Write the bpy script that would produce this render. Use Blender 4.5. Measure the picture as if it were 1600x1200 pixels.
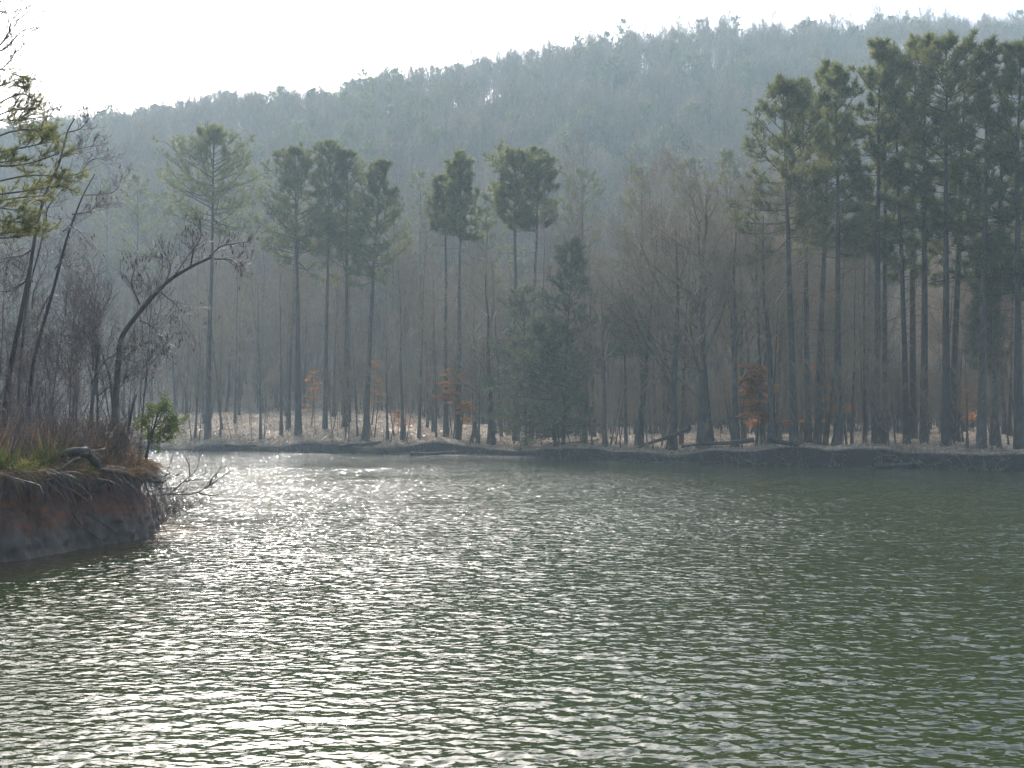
import bpy, math, random
import numpy as np
from mathutils import Vector

# ------------------------------------------------------------------ camera, sky, sun, exposure
SC = bpy.context.scene
for o in list(bpy.data.objects):
    bpy.data.objects.remove(o, do_unlink=True)
COL = SC.collection
F = 1537.0            # focal length in photo pixels (1600 wide)
CAMZ = 2.6
PITCH = math.atan(65.0 / F)

cam = bpy.data.cameras.new('camera')
cam.sensor_width = 36.0
cam.lens = 36.0 * F / 1600.0
cam.clip_start, cam.clip_end = 0.1, 3000.0
camo = bpy.data.objects.new('camera', cam)
camo.location = (0, 0, CAMZ)
camo.rotation_euler = (math.pi / 2 + PITCH, 0, 0)
COL.objects.link(camo)
SC.camera = camo

SUN_AZ, SUN_EL = math.radians(-17.0), math.radians(38.0)
w = bpy.data.worlds.new("World")
SC.world = w
w.use_nodes = True
wn = w.node_tree
bg = wn.nodes['Background']
sky = wn.nodes.new('ShaderNodeTexSky')
sky.sky_type = 'NISHITA'
sky.sun_disc = False
sky.sun_elevation = SUN_EL
sky.sun_rotation = SUN_AZ % (2 * math.pi)
sky.air_density, sky.dust_density, sky.ozone_density = 1.0, 6.5, 4.5
bg.inputs['Strength'].default_value = 0.15
wn.links.new(sky.outputs[0], bg.inputs['Color'])

sl = bpy.data.lights.new('sun', 'SUN')
sl.energy = 2.1
sl.angle = math.radians(0.5)
sl.color = (1.0, 0.98, 0.95)
so = bpy.data.objects.new('sun', sl)
sdir = Vector((math.sin(SUN_AZ) * math.cos(SUN_EL), math.cos(SUN_AZ) * math.cos(SUN_EL), math.sin(SUN_EL)))
so.rotation_euler = (-sdir).to_track_quat('-Z', 'Y').to_euler()
so.location = sdir * 300
COL.objects.link(so)

vs = SC.view_settings
vs.view_transform = 'Standard'
vs.look = 'None'
vs.exposure = 1.45
vs.gamma = 1.0
vs.use_curve_mapping = False
HAZE_DENSITY = 0.00098
HAZE_G = 0.12
cy = SC.cycles
cy.max_bounces = 5
cy.diffuse_bounces = 2
cy.glossy_bounces = 2
cy.transmission_bounces = 2
cy.volume_bounces = 1
cy.transparent_max_bounces = 4
cy.caustics_reflective = False
cy.caustics_refractive = False
cy.use_denoising = True

# ------------------------------------------------------------------ helpers
rng = np.random.default_rng(7)


def ray(px, py, d):
    """world point on the ray through photo pixel (px, py) at forward distance d"""
    u, v = (px - 800) / F, (600 - py) / F
    c, s = math.cos(PITCH), math.sin(PITCH)
    fy, fz = c - v * s, s + v * c
    k = d / fy
    return np.array([u * k, d, CAMZ + fz * k])


def norm(a):
    return a / np.maximum(np.linalg.norm(a, axis=-1, keepdims=True), 1e-9)


def nse(x, y, seed, scale, octv=3):
    """cheap smooth pseudo noise from sines, about -1..1"""
    r = np.random.default_rng(seed)
    out = 0
    amp, tot = 1.0, 0.0
    f = 1.0 / scale
    for o in range(octv):
        acc = 0
        for k in range(4):
            a = r.uniform(0, 2 * math.pi)
            ff = f * r.uniform(0.7, 1.4) * 2 * math.pi
            acc = acc + np.sin((np.cos(a) * x + np.sin(a) * y) * ff + r.uniform(0, 6.28))
        out = out + amp * acc / 2.2
        tot += amp
        amp *= 0.5
        f *= 2.1
    return out / tot


class Geo:
    """collects vertices and faces (quads / triangles) with material slots"""

    def __init__(self):
        self.V, self.F, self.n = [], [], 0

    def add(self, V, F, mat=0):
        V = np.asarray(V, dtype=np.float32).reshape(-1, 3)
        self.V.append(V)
        self.F.append((np.asarray(F, dtype=np.int32) + self.n, mat))
        self.n += len(V)

    def mesh(self, name, mats, smooth=True):
        me = bpy.data.meshes.new(name)
        V = np.concatenate(self.V)
        me.vertices.add(len(V))
        me.vertices.foreach_set('co', V.ravel())
        loops = np.concatenate([f.ravel() for f, m in self.F])
        tot = np.concatenate([np.full(len(f), f.shape[1], np.int32) for f, m in self.F])
        mi = np.concatenate([np.full(len(f), m, np.int32) for f, m in self.F])
        start = np.concatenate([[0], np.cumsum(tot)[:-1]]).astype(np.int32)
        me.loops.add(len(loops))
        me.loops.foreach_set('vertex_index', loops)
        me.polygons.add(len(tot))
        me.polygons.foreach_set('loop_start', start)
        me.polygons.foreach_set('loop_total', tot)
        me.polygons.foreach_set('material_index', mi)
        me.polygons.foreach_set('use_smooth', np.full(len(tot), smooth, dtype=bool))
        for m in (mats if isinstance(mats, (list, tuple)) else [mats]):
            me.materials.append(m)
        me.update(calc_edges=True)
        return me


def link(name, me, parent=None, loc=None):
    o = bpy.data.objects.new(name, me)
    COL.objects.link(o)
    if parent is not None:
        o.parent = parent
    if loc is not None:
        o.location = loc
    return o


def tag(o, label=None, cat=None, group=None, kind=None):
    if label: o['label'] = label
    if cat: o['category'] = cat
    if group: o['group'] = group
    if kind: o['kind'] = kind
    return o


def thing(name, label, cat, loc, group=None, rz=0.0, sc=1.0):
    o = bpy.data.objects.new(name, None)
    o.empty_display_size = 0.3
    COL.objects.link(o)
    o.location = tuple(float(v) for v in loc)
    o.rotation_euler = (0, 0, rz)
    o.scale = (sc, sc, sc) if not isinstance(sc, tuple) else sc
    return tag(o, label, cat, group)


def dup(root, loc, rz, sc, label, group=None, rx=0.0, ry=0.0):
    c = root.copy()
    COL.objects.link(c)
    c.location = tuple(float(v) for v in loc)
    c.rotation_euler = (rx, ry, rz)
    c.scale = sc if isinstance(sc, tuple) else (sc, sc, sc)
    c['label'] = label
    if group: c['group'] = group
    elif 'group' in c: del c['group']
    for ch in root.children:
        d = ch.copy()
        COL.objects.link(d)
        d.parent = c
    return c


def tubes(g, P, R, k=3, mat=0, cap=False):
    """P [B,n,3], R [B,n] -> smooth tubes"""
    P = np.asarray(P, float)
    R = np.asarray(R, float)
    B, n, _ = P.shape
    if B == 0:
        return
    T = norm(np.gradient(P, axis=1))
    mt = norm(T.mean(axis=1))
    ref = np.where(np.abs(mt[:, 2:3]) > 0.8, np.array([[1.0, 0, 0]]), np.array([[0, 0, 1.0]]))
    U = norm(np.cross(T, ref[:, None, :]))
    W = np.cross(T, U)
    a = np.arange(k) * 2 * math.pi / k
    V = P[:, :, None, :] + R[:, :, None, None] * (np.cos(a)[None, None, :, None] * U[:, :, None, :] + np.sin(a)[None, None, :, None] * W[:, :, None, :])
    idx = np.arange(B * n * k).reshape(B, n, k)
    i0 = idx[:, :-1, :]
    i1 = idx[:, 1:, :]
    Fq = np.stack([i0, np.roll(i0, -1, 2), np.roll(i1, -1, 2), i1], -1).reshape(-1, 4)
    g.add(V, Fq, mat)


def grow(r, O, D, L, nseg, up=0.0, wig=0.1, droop=0.0):
    """paths [B,nseg+1,3] from origins O, directions D, lengths L"""
    B = len(O)
    P = np.zeros((B, nseg + 1, 3))
    P[:, 0] = O
    d = norm(D)
    st = (np.asarray(L) / nseg)[:, None]
    for j in range(nseg):
        d = norm(d + wig * r.normal(size=(B, 3)) + np.array([0, 0, up - droop * (j / nseg)]))
        P[:, j + 1] = P[:, j] + d * st
    return P


def spawn(r, P, R, m, t0, t1, ang, angsd, flat=0.0):
    """m children on every parent path -> origins, directions, parameter t, parent length, radius"""
    B, n, _ = P.shape
    idx = np.repeat(np.arange(B), m)
    t = t0 + (t1 - t0) * ((np.tile(np.arange(m), B) + r.uniform(0, 1, B * m)) / m)
    x = t * (n - 1)
    i = np.clip(x.astype(int), 0, n - 2)
    fr = (x - i)[:, None]
    O = P[idx, i] * (1 - fr) + P[idx, i + 1] * fr
    T = norm(P[idx, i + 1] - P[idx, i])
    rad = R[idx, i] * (1 - fr[:, 0]) + R[idx, i + 1] * fr[:, 0]
    rv = r.normal(size=O.shape)
    if flat:
        rv[:, 2] *= (1 - flat)
    perp = norm(rv - (rv * T).sum(1, keepdims=True) * T)
    a = ang + angsd * r.normal(size=len(O))
    D = np.cos(a)[:, None] * T + np.sin(a)[:, None] * perp
    Lp = np.linalg.norm(np.diff(P, axis=1), axis=2).sum(1)[idx]
    return O, D, t, Lp, rad


def taper(r0, n, end=0.3):
    return r0[:, None] * np.linspace(1, end, n)[None, :]


def resample(pts, n):
    """smooth curve through points (Catmull-Rom), n samples"""
    p = np.asarray(pts, float)
    if len(p) == 2:
        return p[0] + (p[1] - p[0]) * np.linspace(0, 1, n)[:, None]
    q = np.vstack([2 * p[0] - p[1], p, 2 * p[-1] - p[-2]])
    out = []
    for s in np.linspace(0, len(p) - 1 - 1e-6, n):
        i = int(s)
        t = s - i
        a, b, c, d = q[i], q[i + 1], q[i + 2], q[i + 3]
        out.append(0.5 * (2 * b + (c - a) * t + (2 * a - 5 * b + 4 * c - d) * t * t + (3 * b - a - 3 * c + d) * t ** 3))
    return np.array(out)


def needles(g, r, C, D, m, L, wd, spread=0.8, mat=0, back=0.25):
    """tufts of thin needle triangles at C pointing along D"""
    N = len(C)
    if N == 0:
        return
    C = np.repeat(C, m, 0)
    D = np.repeat(norm(D), m, 0)
    d = norm(D + spread * r.normal(size=C.shape))
    l = L * r.uniform(0.6, 1.15, (N * m, 1))
    o = C - D * (r.uniform(0, 1, (N * m, 1)) * back)
    s = norm(np.cross(d, r.normal(size=d.shape))) * wd * 0.5
    V = np.stack([o - s, o + s, o + d * l], 1)
    g.add(V, np.arange(N * m * 3).reshape(-1, 3), mat)


def leaves(g, r, C, size, mat=0, flat=0.0):
    """small bent leaf quads at C"""
    N = len(C)
    a = r.normal(size=(N, 3))
    b = r.normal(size=(N, 3))
    if flat:
        a[:, 2] *= (1 - flat)
        b[:, 2] *= (1 - flat)
    a = norm(a)
    b = norm(b - (a * b).sum(1, keepdims=True) * a)
    s = size * r.uniform(0.6, 1.3, (N, 1))
    nn = np.cross(a, b)
    V = np.stack([C - a * s * .5, C + b * s * .3 + nn * s * .12, C + a * s * .5, C - b * s * .3 + nn * s * .12], 1)
    g.add(V, np.arange(N * 4).reshape(-1, 4), mat)


# ------------------------------------------------------------------ materials
def mat(name, build):
    m = bpy.data.materials.new(name)
    m.use_nodes = True
    nt = m.node_tree
    for n in list(nt.nodes):
        nt.nodes.remove(n)
    out = nt.nodes.new('ShaderNodeOutputMaterial')
    build(nt, out)
    return m


def N(nt, t, **kw):
    n = nt.nodes.new('ShaderNode' + t)
    for k, v in kw.items():
        if k in n.inputs.keys():
            n.inputs[k].default_value = v
        else:
            setattr(n, k, v)
    return n


def ramp(nt, fac, stops):
    n = nt.nodes.new('ShaderNodeValToRGB')
    e = n.color_ramp.elements
    while len(e) < len(stops):
        e.new(0.5)
    for i, (p, c) in enumerate(stops):
        e[i].position = p
        e[i].color = (c[0], c[1], c[2], 1)
    nt.links.new(fac, n.inputs[0])
    return n


def mat_rough(name, stops, scale, rough=0.85, bump=0.0, bscale=None, stretch=(1, 1, 1), detail=5.0, spec=0.3, objrand=0.0, world=False):
    def b(nt, out):
        tc = N(nt, 'TexCoord')
        mp = N(nt, 'Mapping')
        mp.inputs['Scale'].default_value = stretch
        if world:
            ge = N(nt, 'NewGeometry')
            nt.links.new(ge.outputs['Position'], mp.inputs[0])
        else:
            nt.links.new(tc.outputs['Object'], mp.inputs[0])
        no = N(nt, 'TexNoise', Scale=scale, Detail=detail, Roughness=0.65)
        nt.links.new(mp.outputs[0], no.inputs[0])
        cr = ramp(nt, no.outputs['Fac'], stops)
        p = N(nt, 'BsdfPrincipled', Roughness=rough)
        p.inputs['Specular IOR Level'].default_value = spec
        col = cr.outputs[0]
        if objrand:
            oi = N(nt, 'ObjectInfo')
            hs = N(nt, 'HueSaturation')
            mr = N(nt, 'MapRange')
            mr.inputs['To Min'].default_value = 1 - objrand
            mr.inputs['To Max'].default_value = 1 + objrand
            nt.links.new(oi.outputs['Random'], mr.inputs[0])
            nt.links.new(mr.outputs[0], hs.inputs['Value'])
            nt.links.new(col, hs.inputs['Color'])
            col = hs.outputs[0]
        nt.links.new(col, p.inputs['Base Color'])
        if bump:
            n2 = N(nt, 'TexNoise', Scale=bscale or scale * 3, Detail=4.0)
            nt.links.new(mp.outputs[0], n2.inputs[0])
            bu = N(nt, 'Bump', Strength=1.0, Distance=bump)
            nt.links.new(n2.outputs['Fac'], bu.inputs['Height'])
            nt.links.new(bu.outputs[0], p.inputs['Normal'])
        nt.links.new(p.outputs[0], out.inputs[0])
    return mat(name, b)


def mat_leaf(name, stops, scale=0.6, trans=0.35, rough=0.6, objrand=0.15):
    def b(nt, out):
        ge = N(nt, 'NewGeometry')
        no = N(nt, 'TexNoise', Scale=scale, Detail=3.0)
        nt.links.new(ge.outputs['Position'], no.inputs[0])
        add = N(nt, 'Math', operation='MULTIPLY_ADD')
        nt.links.new(ge.outputs['Random Per Island'], add.inputs[0])
        add.inputs[1].default_value = 0.5
        sub = N(nt, 'Math', operation='MULTIPLY_ADD')
        nt.links.new(no.outputs['Fac'], sub.inputs[0])
        sub.inputs[1].default_value = 1.0
        sub.inputs[2].default_value = -0.25
        nt.links.new(sub.outputs[0], add.inputs[2])
        cr = ramp(nt, add.outputs[0], stops)
        oi = N(nt, 'ObjectInfo')
        hs = N(nt, 'HueSaturation')
        mr = N(nt, 'MapRange')
        mr.inputs['To Min'].default_value = 1 - objrand
        mr.inputs['To Max'].default_value = 1 + objrand
        nt.links.new(oi.outputs['Random'], mr.inputs[0])
        nt.links.new(mr.outputs[0], hs.inputs['Value'])
        nt.links.new(cr.outputs[0], hs.inputs['Color'])
        p = N(nt, 'BsdfPrincipled', Roughness=rough)
        p.inputs['Specular IOR Level'].default_value = 0.35
        nt.links.new(hs.outputs[0], p.inputs['Base Color'])
        tr = N(nt, 'BsdfTranslucent')
        nt.links.new(hs.outputs[0], tr.inputs[0])
        mx = N(nt, 'MixShader', Fac=trans)
        nt.links.new(p.outputs[0], mx.inputs[1])
        nt.links.new(tr.outputs[0], mx.inputs[2])
        nt.links.new(mx.outputs[0], out.inputs[0])
    return mat(name, b)


M_BARK = mat_rough('pine_bark', [(0.3, (.05, .04, .032)), (0.7, (.13, .10, .078))], 5.0, 0.9, 0.02, 14, (1, 1, .25), objrand=.25)
M_GBARK = mat_rough('grey_bark', [(0.3, (.05, .041, .032)), (0.7, (.14, .115, .09))], 4.0, 0.85, 0.01, 12, (1, 1, .3), objrand=.3)
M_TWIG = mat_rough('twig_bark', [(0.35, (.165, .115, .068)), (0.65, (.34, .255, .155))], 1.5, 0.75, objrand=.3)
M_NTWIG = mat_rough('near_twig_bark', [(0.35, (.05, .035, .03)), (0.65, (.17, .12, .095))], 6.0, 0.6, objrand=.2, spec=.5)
M_DEAD = mat_rough('weathered_wood', [(0.3, (.03, .021, .015)), (0.7, (.13, .098, .072))], 6.0, 0.75, 0.01, 20, (1, 1, .4))
M_NEEDLE = mat_leaf('pine_needles', [(0.2, (.085, .10, .036)), (0.55, (.155, .17, .055)), (0.9, (.28, .25, .08))], 0.5, .55)
M_NNEEDLE = mat_leaf('near_pine_needles', [(0.15, (.07, .085, .024)), (0.5, (.17, .18, .04)), (0.85, (.36, .32, .06))], 1.2, .55)
M_CEDAR = mat_leaf('cedar_foliage', [(0.2, (.09, .10, .05)), (0.6, (.18, .19, .09)), (0.95, (.40, .37, .22))], 0.9, .5)
M_SHRUB = mat_leaf('evergreen_shrub_leaves', [(0.2, (.09, .13, .02)), (0.6, (.20, .24, .035)), (0.95, (.34, .36, .07))], 3.0, .45)
M_BEECH = mat_leaf('dry_beech_leaves', [(0.2, (.40, .15, .04)), (0.6, (.60, .26, .07)), (0.95, (.72, .40, .15))], 1.0, .45)
M_LITTERLEAF = mat_leaf('fallen_leaf', [(0.2, (.32, .23, .15)), (0.6, (.58, .46, .33)), (0.95, (.74, .64, .50))], 0.4, .3, .32)
M_DRYGRASS = mat_leaf('dry_grass', [(0.2, (.14, .07, .03)), (0.6, (.30, .17, .075)), (0.95, (.46, .33, .18))], 1.5, .4)
M_WEED = mat_leaf('green_weed', [(0.2, (.06, .08, .015)), (0.6, (.12, .14, .025)), (0.95, (.2, .2, .05))], 2.0, .4)
M_MOSS = mat_leaf('moss_tuft', [(0.2, (.10, .11, .01)), (0.6, (.22, .22, .02)), (0.95, (.32, .30, .04))], 3.0, .3)
M_POD = mat_rough('catkin_brown', [(0.3, (.05, .03, .022)), (0.7, (.13, .08, .055))], 8, .7)


def _ground(nt, out):
    ge = N(nt, 'NewGeometry')
    n1 = N(nt, 'TexNoise', Scale=0.25, Detail=5.0)
    n2 = N(nt, 'TexNoise', Scale=7.0, Detail=5.0, Roughness=0.7)
    nt.links.new(ge.outputs['Position'], n1.inputs[0])
    nt.links.new(ge.outputs['Position'], n2.inputs[0])
    c2 = ramp(nt, n2.outputs['Fac'], [(0.30, (.12, .08, .055)), (0.48, (.34, .255, .175)), (0.66, (.58, .47, .35))])
    c1 = ramp(nt, n1.outputs['Fac'], [(0.35, (.75, .72, .70)), (0.65, (1.1, 1.06, 1.0))])
    mx = N(nt, 'Mix', data_type='RGBA', blend_type='MULTIPLY')
    mx.inputs[0].default_value = 1.0
    nt.links.new(c2.outputs[0], mx.inputs[6])
    nt.links.new(c1.outputs[0], mx.inputs[7])
    # wet clay where the ground stands steep at the water's edge
    sep = N(nt, 'SeparateXYZ')
    nt.links.new(ge.outputs['Normal'], sep.inputs[0])
    st = N(nt, 'MapRange')
    st.inputs['From Min'].default_value = 0.55
    st.inputs['From Max'].default_value = 0.8
    nt.links.new(sep.outputs['Z'], st.inputs[0])
    cl = ramp(nt, n2.outputs['Fac'], [(0.3, (.018, .014, .010)), (0.7, (.05, .038, .028))])
    m2 = N(nt, 'Mix', data_type='RGBA')
    nt.links.new(st.outputs[0], m2.inputs[0])
    nt.links.new(cl.outputs[0], m2.inputs[6])
    nt.links.new(mx.outputs[2], m2.inputs[7])
    p = N(nt, 'BsdfPrincipled', Roughness=0.8)
    p.inputs['Specular IOR Level'].default_value = 0.3
    nt.links.new(m2.outputs[2], p.inputs['Base Color'])
    bu = N(nt, 'Bump', Strength=1.0, Distance=0.12)
    nt.links.new(n2.outputs['Fac'], bu.inputs['Height'])
    nt.links.new(bu.outputs[0], p.inputs['Normal'])
    nt.links.new(p.outputs[0], out.inputs[0])


M_GROUND = mat('leaf_litter_ground', _ground)


def _bank(nt, out):
    ge = N(nt, 'NewGeometry')
    mp = N(nt, 'Mapping')
    mp.inputs['Scale'].default_value = (1, 1, .45)
    nt.links.new(ge.outputs['Position'], mp.inputs[0])
    n1 = N(nt, 'TexNoise', Scale=3.5, Detail=6.0, Roughness=0.65)
    nt.links.new(mp.outputs[0], n1.inputs[0])
    sep = N(nt, 'SeparateXYZ')
    nt.links.new(ge.outputs['Position'], sep.inputs[0])
    n3 = N(nt, 'TexNoise', Scale=1.3, Detail=3.0)
    nt.links.new(ge.outputs['Position'], n3.inputs[0])
    ad = N(nt, 'Math', operation='MULTIPLY_ADD')
    nt.links.new(n3.outputs['Fac'], ad.inputs[0])
    ad.inputs[1].default_value = 0.9
    nt.links.new(sep.outputs['Z'], ad.inputs[2])
    hb = N(nt, 'MapRange')
    hb.inputs['From Min'].default_value = 0.85
    hb.inputs['From Max'].default_value = 1.15
    nt.links.new(ad.outputs[0], hb.inputs[0])
    lo = ramp(nt, n1.outputs['Fac'], [(0.3, (.055, .036, .024)), (0.7, (.155, .11, .08))])
    hi = ramp(nt, n1.outputs['Fac'], [(0.3, (.09, .029, .014)), (0.7, (.32, .115, .052))])
    m = N(nt, 'Mix', data_type='RGBA')
    nt.links.new(hb.outputs[0], m.inputs[0])
    nt.links.new(lo.outputs[0], m.inputs[6])
    nt.links.new(hi.outputs[0], m.inputs[7])
    # top: needle litter
    s2 = N(nt, 'SeparateXYZ')
    nt.links.new(ge.outputs['Normal'], s2.inputs[0])
    tp = N(nt, 'MapRange')
    tp.inputs['From Min'].default_value = 0.45
    tp.inputs['From Max'].default_value = 0.8
    nt.links.new(s2.outputs['Z'], tp.inputs[0])
    n4 = N(nt, 'TexNoise', Scale=9.0, Detail=5.0)
    nt.links.new(ge.outputs['Position'], n4.inputs[0])
    li = ramp(nt, n4.outputs['Fac'], [(0.3, (.05, .03, .018)), (0.7, (.16, .10, .06))])
    m2 = N(nt, 'Mix', data_type='RGBA')
    nt.links.new(tp.outputs[0], m2.inputs[0])
    nt.links.new(m.outputs[2], m2.inputs[6])
    nt.links.new(li.outputs[0], m2.inputs[7])
    p = N(nt, 'BsdfPrincipled', Roughness=0.8)
    nt.links.new(m2.outputs[2], p.inputs['Base Color'])
    bu = N(nt, 'Bump', Strength=1.0, Distance=0.10)
    nt.links.new(n1.outputs['Fac'], bu.inputs['Height'])
    nt.links.new(bu.outputs[0], p.inputs['Normal'])
    nt.links.new(p.outputs[0], out.inputs[0])


M_BANK = mat('red_clay_bank', _bank)


def _water(nt, out):
    ge = N(nt, 'NewGeometry')
    at = N(nt, 'Attribute', attribute_name='fine')
    mp = N(nt, 'Mapping')
    mp.inputs['Scale'].default_value = (0.6, 1, 0)
    mp.inputs['Rotation'].default_value = (0, 0, math.radians(8))
    nt.links.new(ge.outputs['Position'], mp.inputs[0])
    # wavelets too small for the mesh: two sizes, plus what the mesh leaves out far away
    prev = None
    for sc_, dist_, vary in ((4.6, 0.105, True), (10.0, 0.024, False)):
        nz = N(nt, 'TexNoise', Scale=sc_, Detail=1.5, Roughness=0.5)
        nt.links.new(mp.outputs[0], nz.inputs[0])
        bu = N(nt, 'Bump', Distance=dist_, Strength=1.0)
        bu.inputs['Filter Width'].default_value = 0.02
        if vary:
            nt.links.new(at.outputs['Fac'], bu.inputs['Strength'])
        nt.links.new(nz.outputs['Fac'], bu.inputs['Height'])
        if prev is not None:
            nt.links.new(prev.outputs[0], bu.inputs['Normal'])
        prev = bu
    b2 = prev
    mud = N(nt, 'Attribute', attribute_name='silt')
    m = N(nt, 'Mix', data_type='RGBA')
    m.inputs[6].default_value = (.022, .031, .009, 1)
    m.inputs[7].default_value = (.085, .050, .020, 1)
    nt.links.new(mud.outputs['Fac'], m.inputs[0])
    p = N(nt, 'BsdfPrincipled', Roughness=0.06, IOR=1.333)
    nt.links.new(m.outputs[2], p.inputs['Base Color'])
    nt.links.new(b2.outputs[0], p.inputs['Normal'])
    nt.links.new(p.outputs[0], out.inputs[0])


M_WATER = mat('green_lake_water', _water)


def _haze(nt, out):
    v = N(nt, 'VolumePrincipled')
    v.inputs['Color'].default_value = (0.72, 0.91, 0.96, 1)
    v.inputs['Density'].default_value = HAZE_DENSITY
    v.inputs['Anisotropy'].default_value = HAZE_G
    v.inputs['Density Attribute'].default_value = ''
    nt.links.new(v.outputs[0], out.inputs['Volume'])


M_HAZE = mat('valley_haze', _haze)

# ------------------------------------------------------------------ terrain
SHX = np.array([-400, -150, -60, -34.5, -25.4, -9.2, 0, 9.3, 15.2, 20.3, 25.2, 29.3, 60, 120, 400])
SHY = np.array([112, 110, 104, 100, 97.5, 88.8, 81.6, 71.4, 66.6, 62.4, 59.6, 56.3, 44, 34, 20.0])


def shore(x):
    x = np.asarray(x, float)
    return np.interp(x, SHX, SHY) + 0.8 * nse(x, x * 0, 3, 8.0, 4)


RPX = np.array([-900, -300, 0, 130, 300, 450, 650, 740, 860, 970, 1150, 1450, 1600, 2300, 3000])
RPY = np.array([440, 350, 292, 262, 230, 211, 180, 163, 140, 116, 103, 95, 95, 120, 200])
RIDGE_Y = 320.0
_rx = np.array([ray(a, b, RIDGE_Y)[0] for a, b in zip(RPX, RPY)])
_rz = np.array([ray(a, b, RIDGE_Y)[2] for a, b in zip(RPX, RPY)])


def ridge_z(x):
    return np.interp(x, _rx, _rz) + 1.5 * nse(x, x * 0, 11, 40.0, 2)


def ground_z(x, y):
    x = np.asarray(x, float)
    y = np.asarray(y, float)
    off = y - shore(x)
    left = np.clip((4 - x) / 20.0, 0, 1)
    slope = 0.024 + 0.050 * left
    bank = 0.75 + 0.40 * np.clip((x - 8) / 14, 0, 1) + 0.34 * nse(x, y * .5, 21, 9, 3)
    z0 = bank + left * 3.0 * (1 - np.exp(-np.clip(off, 0, 80) / 17.0)) + (slope - .03 * left) * np.clip(off, 0, 80) + 0.25 * nse(x, y, 22, 22, 3) * np.clip(off / 10, 0, 1)
    toe = 128.0
    s = np.clip((y - toe) / (RIDGE_Y - toe), 0, 1)
    s = s * s * (3 - 2 * s) * 0.35 + s * 0.65
    zt = z0 + (ridge_z(x) - z0) * s + 1.2 * nse(x, y, 23, 30, 3) * np.clip((y - toe) / 40, 0, 1)
    z = np.where(y > toe, zt, z0)
    z = np.where(y > RIDGE_Y, z - (y - RIDGE_Y) * 0.45, z)
    # cut bank down to the water
    cut = np.clip(off / 0.55, -1, 1)
    z = np.where(off < 0.55, np.where(off < 0, -0.02 + off * 0.5, -0.02 + (z + 0.02) * np.clip(cut, 0, 1) ** 0.6), z)
    # low sandy spit at the foot of the bank
    sp = np.clip(1 - np.abs(x + 4.5) / 6.5, 0, 1)
    z = np.where((off < 0.1) & (off > -2.2 * sp), np.maximum(z, 0.07 * sp), z)
    return z


xs = np.concatenate([np.linspace(-400, -90, 60), np.arange(-88, 88, 0.6), np.linspace(90, 400, 60)])
offs = np.concatenate([[-6, -2.5, -1.5, -0.6, -0.2, 0.0, .1, .2, .35, .55, .8, 1.2], np.arange(1.8, 40, 1.0), np.arange(41, 360, 4.0)])
X = np.repeat(xs[:, None], len(offs), 1)
Y = shore(X) + offs[None, :]
Z = ground_z(X, Y)
g = Geo()
idx = np.arange(X.size).reshape(X.shape)
Fq = np.stack([idx[:-1, :-1], idx[1:, :-1], idx[1:, 1:], idx[:-1, 1:]], -1).reshape(-1, 4)
g.add(np.stack([X, Y, Z], -1), Fq)
tag(link('ground', g.mesh('ground', M_GROUND)), kind='structure', label='leaf strewn far shore rising into the wooded hill')

# --- near eroded bank (peninsula on the left)
POLY = np.array([(-13.5, 11.0), (-11.2, 15.0), (-10.0, 18.5), (-9.35, 21.0), (-8.75, 23.4), (-9.6, 25.2), (-11.6, 28.5), (-13.6, 33), (-15.4, 39), (-20, 47), (-29, 54), (-44, 58)])
BANK_TOP = 1.62


def bank_edge():
    e = resample(np.c_[POLY, np.zeros(len(POLY))], 420)
    return e


E = bank_edge()
seg = np.linalg.norm(np.diff(E[:, :2], axis=0), axis=1)
S = np.concatenate([[0], np.cumsum(seg)])
sf = np.arange(0, S[-1], 0.02)
yf = np.interp(sf, S, E[:, 1])
dens = np.where((yf > 15.5) & (yf < 26.5), 1 / .075, 1 / .35)
cd = np.cumsum(dens) * .02
sU = np.interp(np.arange(0, cd[-1]), cd, sf)
EX = np.interp(sU, S, E[:, 0])
EY = np.interp(sU, S, E[:, 1])
tx, ty = np.gradient(EX), np.gradient(EY)
tl = np.hypot(tx, ty)
nx, ny = ty / tl, -tx / tl             # outward (towards the water)
# profile: (outward offset, height) from under water up the face, over the lip and inland
face_t = np.linspace(0, 1, 40)
inl = np.concatenate([np.linspace(0.12, 2, 10), np.linspace(2.4, 9, 12), [12, 16, 22]])


def bank_h(x, y):
    far = np.clip((y - 27) / 8.0, 0, 1)
    return (BANK_TOP + 0.18 * np.clip((21 - y) / 6, 0, 1.2)) * (1 - far) + 0.75 * far + 0.10 * nse(x, y, 31, 3.0, 3) + 0.09 * nse(x, y, 32, 1.1, 3)


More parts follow.
